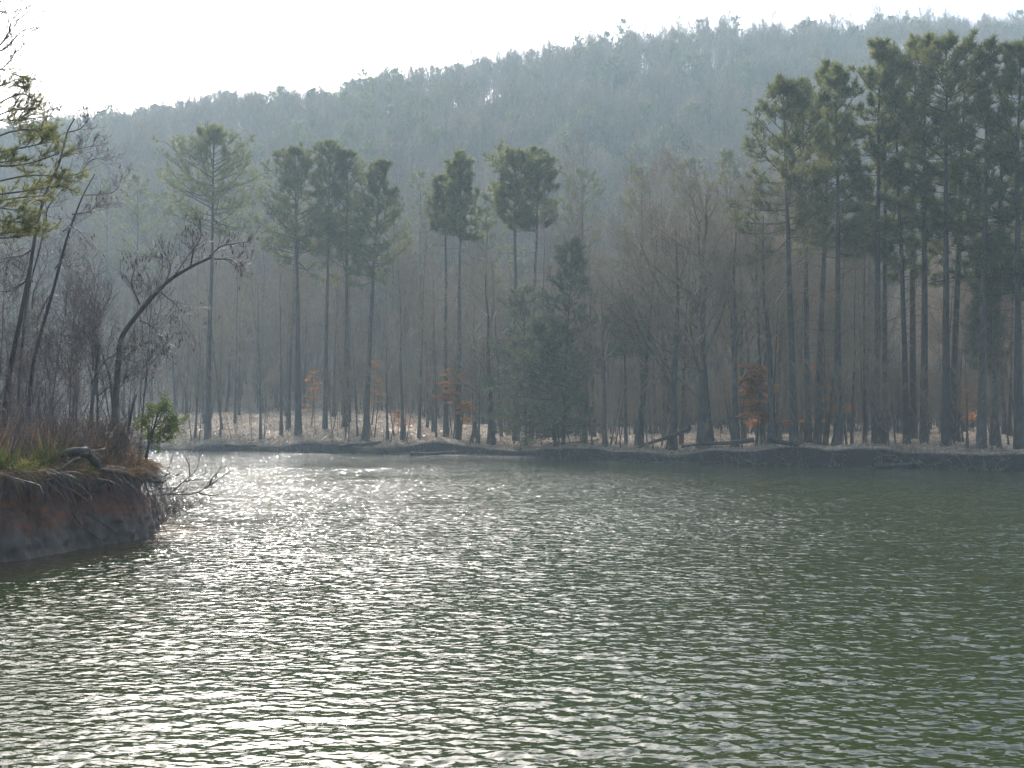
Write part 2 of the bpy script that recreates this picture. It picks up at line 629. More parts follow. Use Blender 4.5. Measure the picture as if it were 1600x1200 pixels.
rows = []
for t in face_t:
    gul = nse(sU + .5 * t, sU * 0 + t * 0.5, 41, 1.5, 3)
    rid = 1 - 2 * np.abs(nse(sU - .35 * t, sU * 0 + t * .35, 45, .8, 3))
    fin = nse(sU, sU * 0 + t * 1.6, 46, .33, 3)
    outw = 0.40 * (1 - t) ** 2.5 - 0.22 * np.exp(-((t - .70 - .08 * gul) / .16) ** 2) + (.10 + .12 * (1 - t)) * gul + .09 * rid * (1 - .3 * t) + .06 * fin
    if t > .9:
        outw = outw + (.10 + .16 * nse(sU, sU * 0, 47, .55, 3)) * (t - .9) / .1
    h = bank_h(EX, EY) * t - 0.3 * (1 - t) + 0.03 * nse(sU, sU * 0 + 7 * t, 42, .5, 2)
    rows.append(np.stack([EX + nx * outw, EY + ny * outw, h], -1))
top = rows[-1].copy()
for k in inl:
    sx = EX - nx * k
    sy = EY - ny * k
    # keep the inland sheet from folding: pull towards the land behind
    f = min(k / 22.0, 1.0)
    sx = sx * (1 - f) + (-36) * f
    sy = sy * (1 - f) + np.clip(EY, 12, 40) * f
    rows.append(np.stack([sx, sy, bank_h(sx, sy) + 0.10 * nse(sx, sy, 43, .7, 3) + min(k, 6) * 0.03], -1))
R_ = np.stack(rows, 1)
g = Geo()
idx = np.arange(R_.shape[0] * R_.shape[1]).reshape(R_.shape[:2])
Fq = np.stack([idx[:-1, :-1], idx[1:, :-1], idx[1:, 1:], idx[:-1, 1:]], -1).reshape(-1, 4)
g.add(R_, Fq)
tag(link('eroded_bank', g.mesh('eroded_bank', M_BANK)), kind='structure', label='undercut red clay bank at the left edge of the water')


def near_z(x, y):
    return float(bank_h(np.array(x), np.array(y))) + 0.1


_fu = E[:, 0] / E[:, 1] * F + 800
_fk = (E[:, 1] > 13) & (E[:, 1] < 23.4)


def dface(px):
    """real distance of the clay face seen at photo column px"""
    return float(np.interp(px, _fu[_fk], E[_fk, 1]))


# ------------------------------------------------------------------ water
CEN = np.array([0.0, -4.0])
d = [6.5]
while d[-1] < 118:
    d.append(d[-1] + 0.031 * (max(d[-1], 8) / 10.0) ** 1.03)
d = np.array(d)
th = np.linspace(-0.61, 0.61, 440)
TT, DD = np.meshgrid(th, d)
WX = TT * DD + CEN[0]
WY = DD + CEN[1]
step = np.maximum(0.031 * (DD / 10.0) ** 1.03, (th[1] - th[0]) * DD)
r = np.random.default_rng(5)
WZ = np.zeros_like(WX)
lost = np.zeros_like(WX)
NW = 84
patch = np.clip(1.0 + 0.32 * nse(WX * 0.35, WY, 52, 9.0, 3) + 0.38 * nse(WX * 0.6, WY, 53, 1.7, 2), .25, 2)
for k in range(NW):
    lam = math.exp(r.normal(math.log(0.20), 0.52))
    lam = min(max(lam, 0.10), 1.0)
    a = r.normal(math.radians(-8), 0.62)
    kk = 2 * math.pi / lam
    dx, dy = math.sin(a), -math.cos(a)
    sl_ = 0.138 * math.sqrt(2.0 / NW)
    att = np.clip((lam / step - 1.8) / 1.6, 0, 1)
    ph = kk * (dx * WX + dy * WY) + r.uniform(0, 6.28)
    s_ = np.sin(ph)
    WZ += att * (sl_ / kk) * (s_ + 0.25 * np.cos(2 * ph))
    lost += (1 - att) / NW
edge = np.clip((bank_h(WX, WY) * 0 + 1), 0, 1)
# calmer, muddier water against the near bank
dist = np.full(WX.shape, 99.0)
for i in range(0, len(EX), 10):
    dist = np.minimum(dist, np.hypot(WX - EX[i], WY - EY[i]))
calm = 0.35 + 0.65 * np.clip(dist / 3.0, 0, 1)
WZ *= patch * calm
silt = np.clip(1.15 - dist / 1.9, 0, 1) * 0.9
g = Geo()
idx = np.arange(WX.size).reshape(WX.shape)
Fq = np.stack([idx[:-1, :-1], idx[:-1, 1:], idx[1:, 1:], idx[1:, :-1]], -1).reshape(-1, 4)
g.add(np.stack([WX, WY, WZ], -1), Fq)
n_fan = WX.size
q = np.array([(-420, -28, -.09), (420, -28, -.09), (420, 118, -.09), (-420, 118, -.09)])
g.add(q, np.array([[0, 1, 2, 3]]))
me = g.mesh('water', M_WATER)
for nm, arr in (('fine', np.concatenate([np.clip(lost * 1.25 * patch, 0, 1.3).ravel(), np.ones(4)])), ('silt', np.concatenate([silt.ravel(), np.zeros(4)]))):
    at = me.attributes.new(nm, 'FLOAT', 'POINT')
    at.data.foreach_set('value', arr.astype(np.float32))
tag(link('water', me), kind='structure', label='rippled green lake water glittering under low sun')


# ------------------------------------------------------------------ tree builders
def bare_tree(seed, H=20.0, rad=0.17, n1=15, n2=8, n3=6, n4=3, low=0.35, spread=0.62, lean=0.0, k=7, rmin=1.0):
    """returns (trunk Geo, crown Geo) of a leafless hardwood, base at origin"""
    r = np.random.default_rng(seed)
    gt, gc = Geo(), Geo()
    n = 9
    a = r.uniform(0, 6.28)
    z = np.linspace(0, 1, n)
    wob = np.cumsum(r.normal(0, .012 * H / n * 3, (n, 2)), 0) * z[:, None]
    P = np.stack([wob[:, 0] + lean * H * z ** 1.3, wob[:, 1], z * H * 0.86], -1)[None]
    R = (rad * (1 - z * 0.86) + rad * 0.55 * np.exp(-z * 26))[None]
    tubes(gt, P, R, k)
    O, D, t, Lp, pr = spawn(r, P, R, n1, low, 1.0, spread, .16)
    L1 = H * (0.42 * (1 - 0.62 * (t - low) / (1 - low))) * r.uniform(.65, 1.15, len(t))
    P1 = grow(r, O, D, L1, 6, .10, .09)
    R1 = taper(np.minimum(pr * .62, L1 * .016), 7, .25)
    tubes(gc, P1, R1, 4)
    O, D, t, Lp, pr = spawn(r, P1, R1, n2, .22, 1.0, .68, .2)
    L2 = Lp * (.52 - .28 * t) * r.uniform(.6, 1.2, len(t))
    P2 = grow(r, O, D, L2, 4, .10, .12)
    R2 = taper(np.maximum(np.minimum(pr * .7, L2 * .014), .009 * rmin), 5, .4)
    tubes(gc, P2, R2, 3)
    O, D, t, Lp, pr = spawn(r, P2, R2, n3, .2, 1.0, .7, .22)
    L3 = np.maximum(Lp * (.5 - .2 * t) * r.uniform(.6, 1.2, len(t)), .35)
    P3 = grow(r, O, D, L3, 2, .10, .14)
    R3 = taper(np.maximum(pr * .6, .007 * rmin), 3, .45)
    tubes(gc, P3, R3, 3)
    if n4:
        O, D, t, Lp, pr = spawn(r, P3, R3, n4, .3, 1.0, .6, .2)
        L4 = np.maximum(Lp * .6 * r.uniform(.6, 1.2, len(t)), .25)
        P4 = grow(r, O, D, L4, 1, .08, .1)
        tubes(gc, P4, taper(np.full(len(t), .006), 2, .5), 3)
    return gt, gc


def pine(seed, H, cb, cr, rad=.3, nb=46, n2=6, n3=4, nn=13, nl=.32, nw=.035, shape='dome', lean=(0, 0), dead=6, keep=1.0, upc=.11):
    """pine with base at origin: (trunk, limbs, crown). cb = height of crown base, cr = crown radius"""
    r = np.random.default_rng(seed)
    gt, gl, gc = Geo(), Geo(), Geo()
    n = 11
    z = np.linspace(0, 1, n)
    wob = np.cumsum(r.normal(0, .010 * H / 3, (n, 2)), 0) * z[:, None] * .6
    P = np.stack([lean[0] * z ** 1.2 + wob[:, 0], lean[1] * z + wob[:, 1], z * H * .985], -1)[None]
    R = (rad * (1 - .88 * z ** 1.2) + rad * .35 * np.exp(-z * 30))[None]
    tubes(gt, P, R, 9)
    t0 = cb / (H * .985)
    O, D, t, Lp, pr = spawn(r, P, R, nb, t0, .995, 1.0, .0)
    u = (t - t0) / (1 - t0)
    if shape == 'dome':
        prof = np.sqrt(np.clip(1 - ((u - .26) / .76) ** 2, .05, 1)) * (1.06 - .22 * u)
    elif shape == 'flat':
        prof = np.clip(.55 + .75 * u, 0, 1.05) * np.sqrt(np.clip(1 - (np.clip(u - .55, 0, 1) / .52) ** 2, .06, 1))
    elif shape == 'cone':
        prof = np.clip(1.02 - .86 * u, .1, 1) * np.clip(.5 + u * 4, 0, 1)
    else:
        prof = np.clip(1.1 - .75 * u, .15, 1) * r.uniform(.6, 1.25, len(u))
    el = np.radians(-8 + 50 * u ** 1.1 + r.normal(0, 12, len(u)))
    az = np.arange(len(u)) * 2.399 + r.normal(0, .35, len(u))
    D = np.stack([np.cos(az) * np.cos(el), np.sin(az) * np.cos(el), np.sin(el)], -1)
    L1 = cr * prof * r.uniform(.5, 1.18, len(u)) / np.maximum(np.cos(el), .62)
    L1 = np.minimum(L1, (.97 * H - O[:, 2] + .5) / np.clip(np.sin(el) + .25, .2, 1))
    L1 = np.maximum(L1, .35)
    P1 = grow(r, O, D, L1, 5, upc * 1.15, .09)
    R1 = taper(np.clip(L1 * .016, .014, rad * .35), 6, .25)
    tubes(gl, P1, R1, 4)
    if dead:
        Od, Dd, td, _, _ = spawn(r, P, R, dead, max(t0 - .3, .25), t0, 1.35, .15)
        Ld = r.uniform(.5, 2.6, dead)
        Pd = grow(r, Od, Dd, Ld, 4, .02, .14)
        tubes(gl, Pd, taper(np.full(dead, .03), 5, .3), 3)
    O, D, t, Lp, pr = spawn(r, P1, R1, n2, .30, 1.0, .75, .2, flat=.35)
    L2 = np.maximum(Lp * (.42 - .22 * t) * r.uniform(.6, 1.2, len(t)), .3)
    P2 = grow(r, O, D, L2, 2, .16, .1)
    R2 = taper(np.maximum(pr * .6, .009), 3, .5)
    tubes(gl, P2, R2, 3)
    O, D, t, Lp, pr = spawn(r, P2, R2, n3, .25, 1.0, .7, .25)
    L3 = np.maximum(Lp * .4 * r.uniform(.5, 1.2, len(t)), .18)
    P3 = grow(r, O, D, L3, 1, .22, .1)
    if keep < 1:
        m = r.uniform(size=len(P3)) < keep
        P3 = P3[m]
    if keep < 1:
        P2 = P2[r.uniform(size=len(P2)) < keep]
    tips = np.concatenate([P3[:, -1], P2[:, -1], P2[:, 1], P1[:, -1]])
    td = np.concatenate([P3[:, -1] - P3[:, 0], P2[:, -1] - P2[:, -2], P2[:, 1] - P2[:, 0], P1[:, -1] - P1[:, -2]])
    td = norm(td) + np.array([0, 0, .45])
    needles(gc, r, tips, td, nn, nl, nw, .62, 0, .16)
    return gt, gl, gc


def put_pine(name, label, geos, loc, group=None, mats=None, cat='pine tree', rz=0., sc=1.):
    gt, gl, gc = geos
    t = thing(name, label, cat, loc, group, rz, sc)
    link('trunk', gt.mesh('trunk', M_BARK), t)
    link('limb', gl.mesh('limb', M_BARK), t)['kind'] = 'stuff'
    c = link('crown', gc.mesh('crown', mats or M_NEEDLE, False), t)
    return t


def put_bare(name, label, geos, loc, group=None, cat='bare tree', rz=0., sc=1., tm=None, cm=None):
    gt, gc = geos
    t = thing(name, label, cat, loc, group, rz, sc)
    link('trunk', gt.mesh('trunk', tm or M_GBARK), t)
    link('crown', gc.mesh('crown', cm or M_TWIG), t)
    return t


def sh_d(px):
    """distance of the far waterline seen at photo column px"""
    dd = 80.0
    for _ in range(12):
        dd = float(shore((px - 800) / F * dd))
    return dd


def base_at(px, off):
    dd = sh_d(px) + off
    x = (px - 800) / F * dd
    return np.array([x, dd, float(ground_z(x, dd)) - .08])


# ------------------------------------------------------------------ pines on the far shore
PINES = [
    # px_base, px_top, top, crown bottom, half width px, off, shape, label
    (325, 333, 195, 345, 62, 3, 'dome', 'lone broad-crowned pine, leftmost of the tall pines across the water'),
    (466, 462, 230, 400, 50, 4, 'dome', 'tall pine with thick trunk and round crown, first of the clump of four'),
    (508, 515, 218, 385, 36, 7, 'dome', 'highest pine of the clump of four, thin trunk behind its neighbours'),
    (540, 546, 236, 415, 42, 9, 'dome', 'third pine of the clump of four, crown merging into its neighbours'),
    (572, 590, 250, 425, 54, 3, 'cone', 'pine at the right end of the clump of four, layered drooping branches'),
    (697, 692, 276, 350, 26, 7, 'dome', 'shorter slim pine beside a taller twin, left of the two'),
    (716, 718, 238, 355, 29, 5, 'dome', 'slim pine with small pointed crown above the orange beech'),
    (806, 806, 236, 345, 50, 10, 'flat', 'pine with wide domed crown in the middle of the far shore'),
    (830, 838, 230, 340, 34, 13, 'dome', 'pine just right of the wide domed crown, nearly hidden trunk'),
    (1240, 1222, 130, 330, 72, 2, 'dome', 'first pine of the tall right-hand stand, branches reaching out over the hill'),
    (1262, 1252, 126, 345, 46, 9, 'dome', 'pine second from the left edge of the tall stand, thin trunk'),
    (1276, 1302, 96, 360, 52, 6, 'dome', 'pine leaning slightly right near the left edge of the tall stand'),
    (1308, 1318, 104, 350, 46, 3, 'dome', 'straight pine with slender dark trunk standing alone inside the stand'),
    (1368, 1372, 60, 330, 56, 5, 'dome', 'pine with high rounded crown, left of the pair of close trunks'),
    (1382, 1386, 70, 380, 42, 8, 'dome', 'pine right of the pair of close trunks, lower crown'),
    (1416, 1398, 92, 400, 44, 5, 'dome', 'pine whose trunk leans left between the two high crowns'),
    (1426, 1424, 70, 400, 46, 10, 'dome', 'pine behind the left-leaning trunk, crown hidden in the stand'),
    (1443, 1452, 52, 330, 60, 5, 'flat', 'tallest pine of the stand with flat spreading top'),
    (1477, 1480, 58, 330, 60, 3, 'flat', 'pine with thick trunk under the flat spreading tops'),
    (1488, 1512, 66, 400, 46, 9, 'dome', 'pine behind the thick trunk, crown filling the gap to its right'),
    (1532, 1548, 62, 400, 54, 2, 'dome', 'pine near the water with long trunk and pointed high crown'),
    (1552, 1566, 72, 430, 48, 7, 'dome', 'pine in the dark corner of the stand behind the near long trunk'),
    (1590, 1596, 66, 420, 60, 2, 'dome', 'rightmost pine in view, thick black trunk at the picture edge'),
    (1640, 1645, 60, 420, 60, 4, 'dome', 'pine just beyond the right edge of the stand'),
]
for i, (pb, pt, top, cbp, hw, off, shp, lab) in enumerate(PINES):
    if pb < 600:
        hw = hw * 1.1
    b = base_at(pb, off)
    tp = ray(pt, top, b[1])
    m = b[1] / F
    H = tp[2] - b[2]
    cbp = cbp + (45 if pb > 1200 else 18)
    cb = ray(pb, cbp, b[1])[2] - b[2]
    big = hw > 45
    right = pb > 1200
    geos = pine(100 + i, H, cb, hw * m * (1.08 if right else 1.2), rad=(.30 if big else .24) * (.85 if right else 1.0), keep=.8 if right else 1.0, nb=int(38 + hw * .5) - (14 if right else 0), n2=7, n3=4,
                nn=10, nl=.46, nw=.052, shape=shp, lean=(tp[0] - b[0], 0), dead=12)
    t = put_pine('pine_tree', lab, geos, b)

# bushy young evergreens near the water
YOUNG = [
    (880, 893, 378, 650, 72, 2, 'loose', 'bushy young pine with pale lit tips standing at the water edge'),
    (822, 815, 450, 695, 66, 3, 'dome', 'lower bushy evergreen left of the pale tipped young pine'),
    (868, 852, 500, 703, 92, 1, 'dome', 'low dark evergreen in front of the bushy young pine'),
    (978, 975, 470, 560, 40, 6, 'dome', 'small pale green pine among bare trees right of the bushy evergreens'),
    (1535, 1540, 372, 570, 42, 5, 'cone', 'short dark green pine low in the tall stand at right'),
    (1350, 1352, 330, 400, 30, 10, 'dome', 'short pine with small dark crown between trunks of the tall stand'),
]
for i, (pb, pt, top, cbp, hw, off, shp, lab) in enumerate(YOUNG):
    b = base_at(pb, off)
    tp = ray(pt, top, b[1])
    m = b[1] / F
    geos = pine(160 + i, tp[2] - b[2], max(ray(pb, cbp, b[1])[2] - b[2], .4), hw * m, rad=.14, nb=64 if hw < 70 else 84, n2=7, n3=4, nn=9, nl=.32, nw=.046, shape=shp, lean=(tp[0] - b[0], 0), dead=0, upc=.06)
    put_pine('young_pine', lab, geos, b, mats=M_CEDAR)

# pale pines further back on the lower slope: copies of one
BACK = [(212, 272, 30, 40), (165, 292, 26, 55), (655, 268, 24, 60), (388, 262, 24, 60), (910, 262, 22, 50), (1010, 262, 30, 42), (1085, 250, 26, 60), (250, 300, 24, 48), (610, 300, 22, 40), (760, 300, 22, 38), (1150, 236, 28, 46)]
first = None
for i, (px, top, hw, off) in enumerate(BACK):
    b = base_at(px, off)
    H = ray(px, top, b[1])[2] - b[2]
    sc = H / 24.0
    lab = 'pale hazy pine standing back at the foot of the hill'
    if first is None:
        geos = pine(190, 24.0, 13.0, 3.0, rad=.22, nb=34, n2=5, n3=3, nn=9, nl=.42, nw=.05)
        first = put_pine('pine_tree', lab, geos, b, 'pale pines at the foot of the hill', sc=sc)
    else:
        dup(first, b, i * 1.3, (sc * .95, sc * .95, sc), lab, 'pale pines at the foot of the hill')

# ------------------------------------------------------------------ bare hardwoods of the far shore
BT = []
for i in range(8):
    BT.append(bare_tree(300 + i, H=20., rad=[.15, .19, .13, .22, .16, .12, .2, .17][i], low=[.16, .42, .30, .2, .45, .22, .28, .35][i], spread=[.55, .62, .5, .7, .52, .6, .66, .58][i], n1=[15, 13, 16, 17, 12, 15, 18, 14][i]))
BROOT = [None] * 8
BMESH = None


ZONES = [(290, 'left of the lone broad-crowned pine'), (440, 'between the lone pine and the clump of four pines'), (600, 'behind the clump of four pines'),
         (760, 'behind the slim twin pines and orange beech'), (930, 'behind the bushy evergreens'), (1080, 'behind the trees leaning left'), (1230, 'around the rust coloured beech'),
         (1420, 'among the left trunks of the tall pine stand'), (9999, 'deep in the dark right corner of the pine stand')]


def zone(px):
    for lim, txt in ZONES:
        if px < lim:
            return txt


def place_bare(v, loc, rz, sc, label, group=None, rx=0., ry=0., name='bare_tree'):
    if BROOT[v] is None:
        BROOT[v] = put_bare(name, label, BT[v], loc, group, rz=rz, sc=sc)
        BROOT[v].rotation_euler = (rx, ry, rz)
        return BROOT[v]
    o = dup(BROOT[v], loc, rz, sc, label, group, rx, ry)
    return o


FRONT = [
    # px, top py, off, lean (rad, + = right), variant, label
    (345, 470, 3, .02, 5, 'thin bare tree close right of the lone broad-crowned pine'),
    (408, 420, 3, -.02, 0, 'bare tree between the lone pine and the clump of four'),
    (440, 400, 6, .02, 4, 'slim bare tree just left of the thick pine trunk'),
    (630, 380, 3, -.04, 1, 'bare tree with spreading top right of the clump of four pines'),
    (655, 330, 5, .02, 2, 'straight bare tree left of the twin slim pines'),
    (682, 450, 2, .03, 5, 'thin bare tree at the water edge left of the orange beech'),
    (768, 400, 2, -.03, 3, 'thick bare tree with dark trunk right of the orange beech'),
    (748, 520, 1, .10, 7, 'small bare tree bent right beside the orange beech'),
    (912, 250, 9, .0, 2, 'tall bare tree with narrow fork against the hazy hill'),
    (945, 420, 2, -.05, 4, 'bare tree right of the bushy evergreens, leaning left'),
    (1000, 300, 4, -.07, 1, 'bare tree leaning left with reddish fuzzy top'),
    (1050, 330, 2, -.13, 6, 'bare tree with curved trunk leaning well to the left'),
    (1098, 270, 2, -.10, 3, 'big twin trunked bare tree leaning left over the litter'),
    (1108, 310, 2, -.04, 6, 'upright trunk of the big twin bare trees'),
    (1148, 290, 2, -.05, 0, 'bare tree just left of the rust coloured beech'),
    (1192, 250, 3, -.03, 7, 'bare tree behind the rust coloured beech'),
    (1206, 300, 2, .02, 1, 'bare tree right of the rust coloured beech with dark base'),
    (1330, 380, 5, .05, 2, 'forked bare tree between the tall pine trunks'),
    (1012, 560, 1, -.22, 5, 'short bare stem slanting left low over the bank'),
    (1290, 480, 4, .04, 4, 'thin bare tree among the left trunks of the tall stand'),
]
rr = random.Random(4)
for (px, top, off, lean, v, lab) in FRONT:
    b = base_at(px, off)
    H = ray(px, top, b[1])[2] - b[2]
    sc = H / 19.0
    w_ = max(.62, min(sc, 1.15))
    if px in (768, 1050, 1098, 1108, 1206, 945, 1148):
        w_ = min(w_ * 1.55, 1.75)
    place_bare(v, b, rr.uniform(0, 6.28), (w_, w_, sc), lab, None, 0.0, lean)

# the wood behind them: alike leafless trunks, each an object
n_put = 0
placed = []
tries = 0
while n_put < 185 and tries < 9000:
    tries += 1
    px = rr.uniform(20, 1690)
    off = 3 + 52 * rr.random() ** 1.25
    b = base_at(px, off)
    if any((b[0] - q[0]) ** 2 + (b[1] - q[1]) ** 2 < 4.4 for q in placed):
        continue
    placed.append(b)
    H = rr.uniform(14, 22)
    if 930 < px < 1220:
        H += 3.0
    if off < 8:
        H *= rr.uniform(.5, .9)
    if px > 1250:
        H = min(H, 17)
    sc = H / 19.0
    w_ = max(.55, sc * rr.uniform(.8, 1.05))
    place_bare(rr.randrange(8), b, rr.uniform(0, 6.28), (w_, w_, sc), 'leafless tree of the wood ' + zone(px), 'leafless trees ' + zone(px), rr.gauss(0, .04), rr.gauss(-.015, .07))
    n_put += 1

# saplings along the far bank
sap = bare_tree(340, H=6.0, rad=.05, n1=10, n2=5, n3=4, n4=0, low=.25, spread=.5, k=5)
SAP = None
for i in range(120):
    px = rr.uniform(290, 1620)
    b = base_at(px, .8 + 10 * rr.random() ** 1.6)
    sc = rr.uniform(.4, 1.5)
    zn = zone(px)
    lab = 'thin leafless sapling ' + zn
    if SAP is None:
        SAP = put_bare('sapling', lab, sap, b, 'saplings ' + zn, cat='sapling', sc=sc)
    else:
        dup(SAP, b, rr.uniform(0, 6.28), sc, lab, 'saplings ' + zn, rr.gauss(0, .1), rr.gauss(0, .14))


# beeches that keep their dry leaves
def beech(seed, H, cr, layers, dens=1.0):
    r = np.random.default_rng(seed)
    gt, gl, gc = Geo(), Geo(), Geo()
    n = 7
    z = np.linspace(0, 1, n)
    P = np.stack([.04 * H * np.sin(z * 3), z * 0, z * H], -1)[None]
    R = (.022 * H * .5 * (1 - .85 * z) + .01)[None]
    tubes(gt, P, R, 6)
    O, D, t, Lp, pr = spawn(r, P, R, layers, .28, .97, 1.4, .1)
    L1 = cr * np.clip(1.25 - t, .2, 1) * r.uniform(.7, 1.2, len(t))
    P1 = grow(r, O, D, L1 * 1.35, 5, .01, .05)
    tubes(gl, P1, taper(np.full(len(t), .028), 6, .3), 3)
    O, D, t, Lp, pr = spawn(r, P1, taper(np.full(len(P1), .02), 6), 9, .15, 1., .8, .2, flat=.92)
    L2 = Lp * .30 * (1.1 - .6 * t)
    P2 = grow(r, O, D, L2, 3, .0, .05)
    tubes(gl, P2, taper(np.full(len(t), .01), 4, .5), 3)
    C = np.repeat(P2.reshape(-1, 3), max(1, int(12 * dens)), 0)
    C = C + r.normal(0, 1, C.shape) * np.array([.22, .22, .03])
    leaves(gc, r, C, .23, 0, .7)
    return gt, gl, gc


BEECH = [
    (708, 4, 570, 36, 'small beech with layered orange leaves by the slim twin pines'),
    (1180, 2.4, 570, 38, 'rust coloured beech with drooping leaf layers on the far bank'),
    (1285, 9, 560, 30, 'golden leaved beech behind the left trunks of the tall stand'),
    (486, 10, 578, 16, 'faint orange beech right of the thick pine trunk'),
    (581, 12, 560, 16, 'faint orange beech at the right end of the pine clump'),
    (622, 8, 640, 18, 'low orange beech between the clump of pines and the twins'),
    (1500, 14, 600, 22, 'dull golden beech deep in the tall stand'),
]
for i, (px, off, top, hw, lab) in enumerate(BEECH):
    b = base_at(px, off)
    H = ray(px, top, b[1])[2] - b[2]
    gt, gl, gc = beech(400 + i, H, hw * b[1] / F, 14 if i != 1 else 22, 1.0 if i < 2 else (.5 if i == 2 else .16))
    t = thing('beech_tree', lab, 'beech tree', b)
    link('trunk', gt.mesh('trunk', M_GBARK), t)
    link('limb', gl.mesh('limb', M_TWIG), t)['kind'] = 'stuff'
    link('crown', gc.mesh('crown', M_BEECH, False), t)

# fallen leaves on the far forest floor
r = np.random.default_rng(61)
n = 70000
lx = r.uniform(-48, 44, n)
lo = 0.6 + 55 * r.uniform(0, 1, n) ** 1.5
ly = shore(lx) + lo
g = Geo()
leaves(g, r, np.stack([lx, ly, ground_z(lx, ly) + .06], -1), .22, 0, .45)
tag(link('fallen_leaves', g.mesh('fallen_leaves', M_LITTERLEAF, False)), 'pale dry leaves strewn over the far forest floor', 'leaf litter', kind='stuff')

# low dead brush fringe along the far bank
g = Geo()
nb = 4200
bx = r.uniform(-48, 40, nb)
by = shore(bx) - .15 + 5.0 * r.uniform(0, 1, nb) ** 2.6
ok = nse(bx, by * .5, 77, 5.0, 3) > -.35
bx, by = bx[ok], by[ok]
nb = len(bx)
O = np.stack([bx, by, ground_z(bx, by)], -1)
D = np.stack([r.normal(0, .6, nb), r.normal(-.2, .5, nb), r.uniform(-.2, .9, nb)], -1)
P = grow(r, O, D, r.uniform(.3, 1.3, nb), 3, -.03, .2)
tubes(g, P, taper(np.full(nb, .014), 4, .4), 3)
O, D, tt, Lp, pr = spawn(r, P, taper(np.full(nb, .012), 4), 2, .15, 1., .7, .3)
P2 = grow(r, O, D, Lp * r.uniform(.2, .6, len(tt)), 2, 0, .2)
tubes(g, P2, taper(np.full(len(tt), .007), 3, .5), 3)
tag(link('undergrowth', g.mesh('undergrowth', M_TWIG)), 'tangled dead brush along the far waterline', 'brush', kind='stuff')

# ------------------------------------------------------------------ trees along the ridge crest (each an object) and the wood on the slope
RB = []
for i in range(4):
    gt, gc = bare_tree(500 + i, H=17., rad=.2, rmin=2.6, n1=17, n2=9, n3=6, n4=0, low=[.35, .5, .42, .3][i], spread=[.5, .42, .55, .6][i], k=5)
    g = Geo()
    for q in (gt, gc):
        for V, (Fc, m) in zip(q.V, q.F):
            pass
    RB.append((gt, gc))


def joined(parts):
    g = Geo()
    for q, m in parts:
        base = 0
        offs_ = np.cumsum([0] + [len(v) for v in q.V])
        V = np.concatenate(q.V)
        for Fc, _ in q.F:
            g.F.append((Fc + g.n, m))
        g.V.append(V)
        g.n += len(V)
    return g


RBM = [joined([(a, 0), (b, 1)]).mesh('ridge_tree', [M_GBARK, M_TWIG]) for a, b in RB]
RPM = []
for i in range(3):
    gt, gl, gc = pine(520 + i, 16., [6, 8, 5][i], [3.6, 3.0, 3.8][i], rad=.22, nb=30, n2=5, n3=3, nn=8, nl=.55, nw=.085, shape=['dome', 'flat', 'dome'][i], dead=4)
    RPM.append(joined([(gt, 0), (gl, 0), (gc, 1)]).mesh('ridge_pine', [M_BARK, M_NEEDLE]))

rx = random.Random(9)
x = -215.0
cnt = 0
xw = []
while x < 235:
    u = x / RIDGE_Y * F + 800
    leftish = u < 720
    rz_ = ('at its low left end' if u < 260 else 'above the lone broad-crowned pine' if u < 430 else 'above the clump of four pines' if u < 660 else 'above the slim twin pines' if u < 800 else 'above the middle of the far shore' if u < 1050 else 'on its high part left of the tall stand' if u < 1250 else 'behind the tall right-hand pine stand')
    for row in range(2):
        yy = RIDGE_Y + rx.uniform(-9, 7)
        xx = x + rx.uniform(-1.6, 1.6)
        zz = float(ground_z(xx, yy)) - .2
        is_p = rx.random() < (.55 if leftish else .10)
        me = RPM[rx.randrange(3)] if is_p else RBM[rx.randrange(4)]
        o = link('ridge_pine' if is_p else 'ridge_tree', me, None, (xx, yy, zz))
        s = rx.uniform(.8, 1.22) * (.82 if leftish else 1.0)
        o.rotation_euler = (rx.gauss(0, .03), rx.gauss(0, .04), rx.uniform(0, 6.28))
        o.scale = (s * 1.05, s * 1.05, s)
        if is_p:
            tag(o, 'small dark pine on the skyline ' + rz_, 'pine tree', 'pines on the skyline ' + rz_)
        else:
            tag(o, 'small leafless tree on the skyline ' + rz_, 'bare tree', 'leafless trees on the skyline ' + rz_)
        cnt += 1
    x += rx.uniform(3.2, 5.0)
for (px, top, lab, me, s) in [(975, 30, 'flat-topped pine standing above the crest of the ridge', RPM[1], 1.28), (1150, 25, 'round-headed pine on the highest part of the skyline', RPM[0], 1.2), (745, 92, 'dark round pine at the step in the skyline', RPM[2], 1.0), (437, 134, 'pointed little pine on the left skyline', RPM[0], .9), (172, 165, 'round pine at the left end of the skyline', RPM[2], .95)]:
    p = ray(px, top, RIDGE_Y - 3)
    z = float(ground_z(p[0], p[1]))
    o = link('ridge_pine', me, None, (p[0], p[1], z - .3))
    s = max((p[2] - z) / 16.0, .6)
    o.scale = (s, s, s)
    tag(o, lab, 'pine tree')

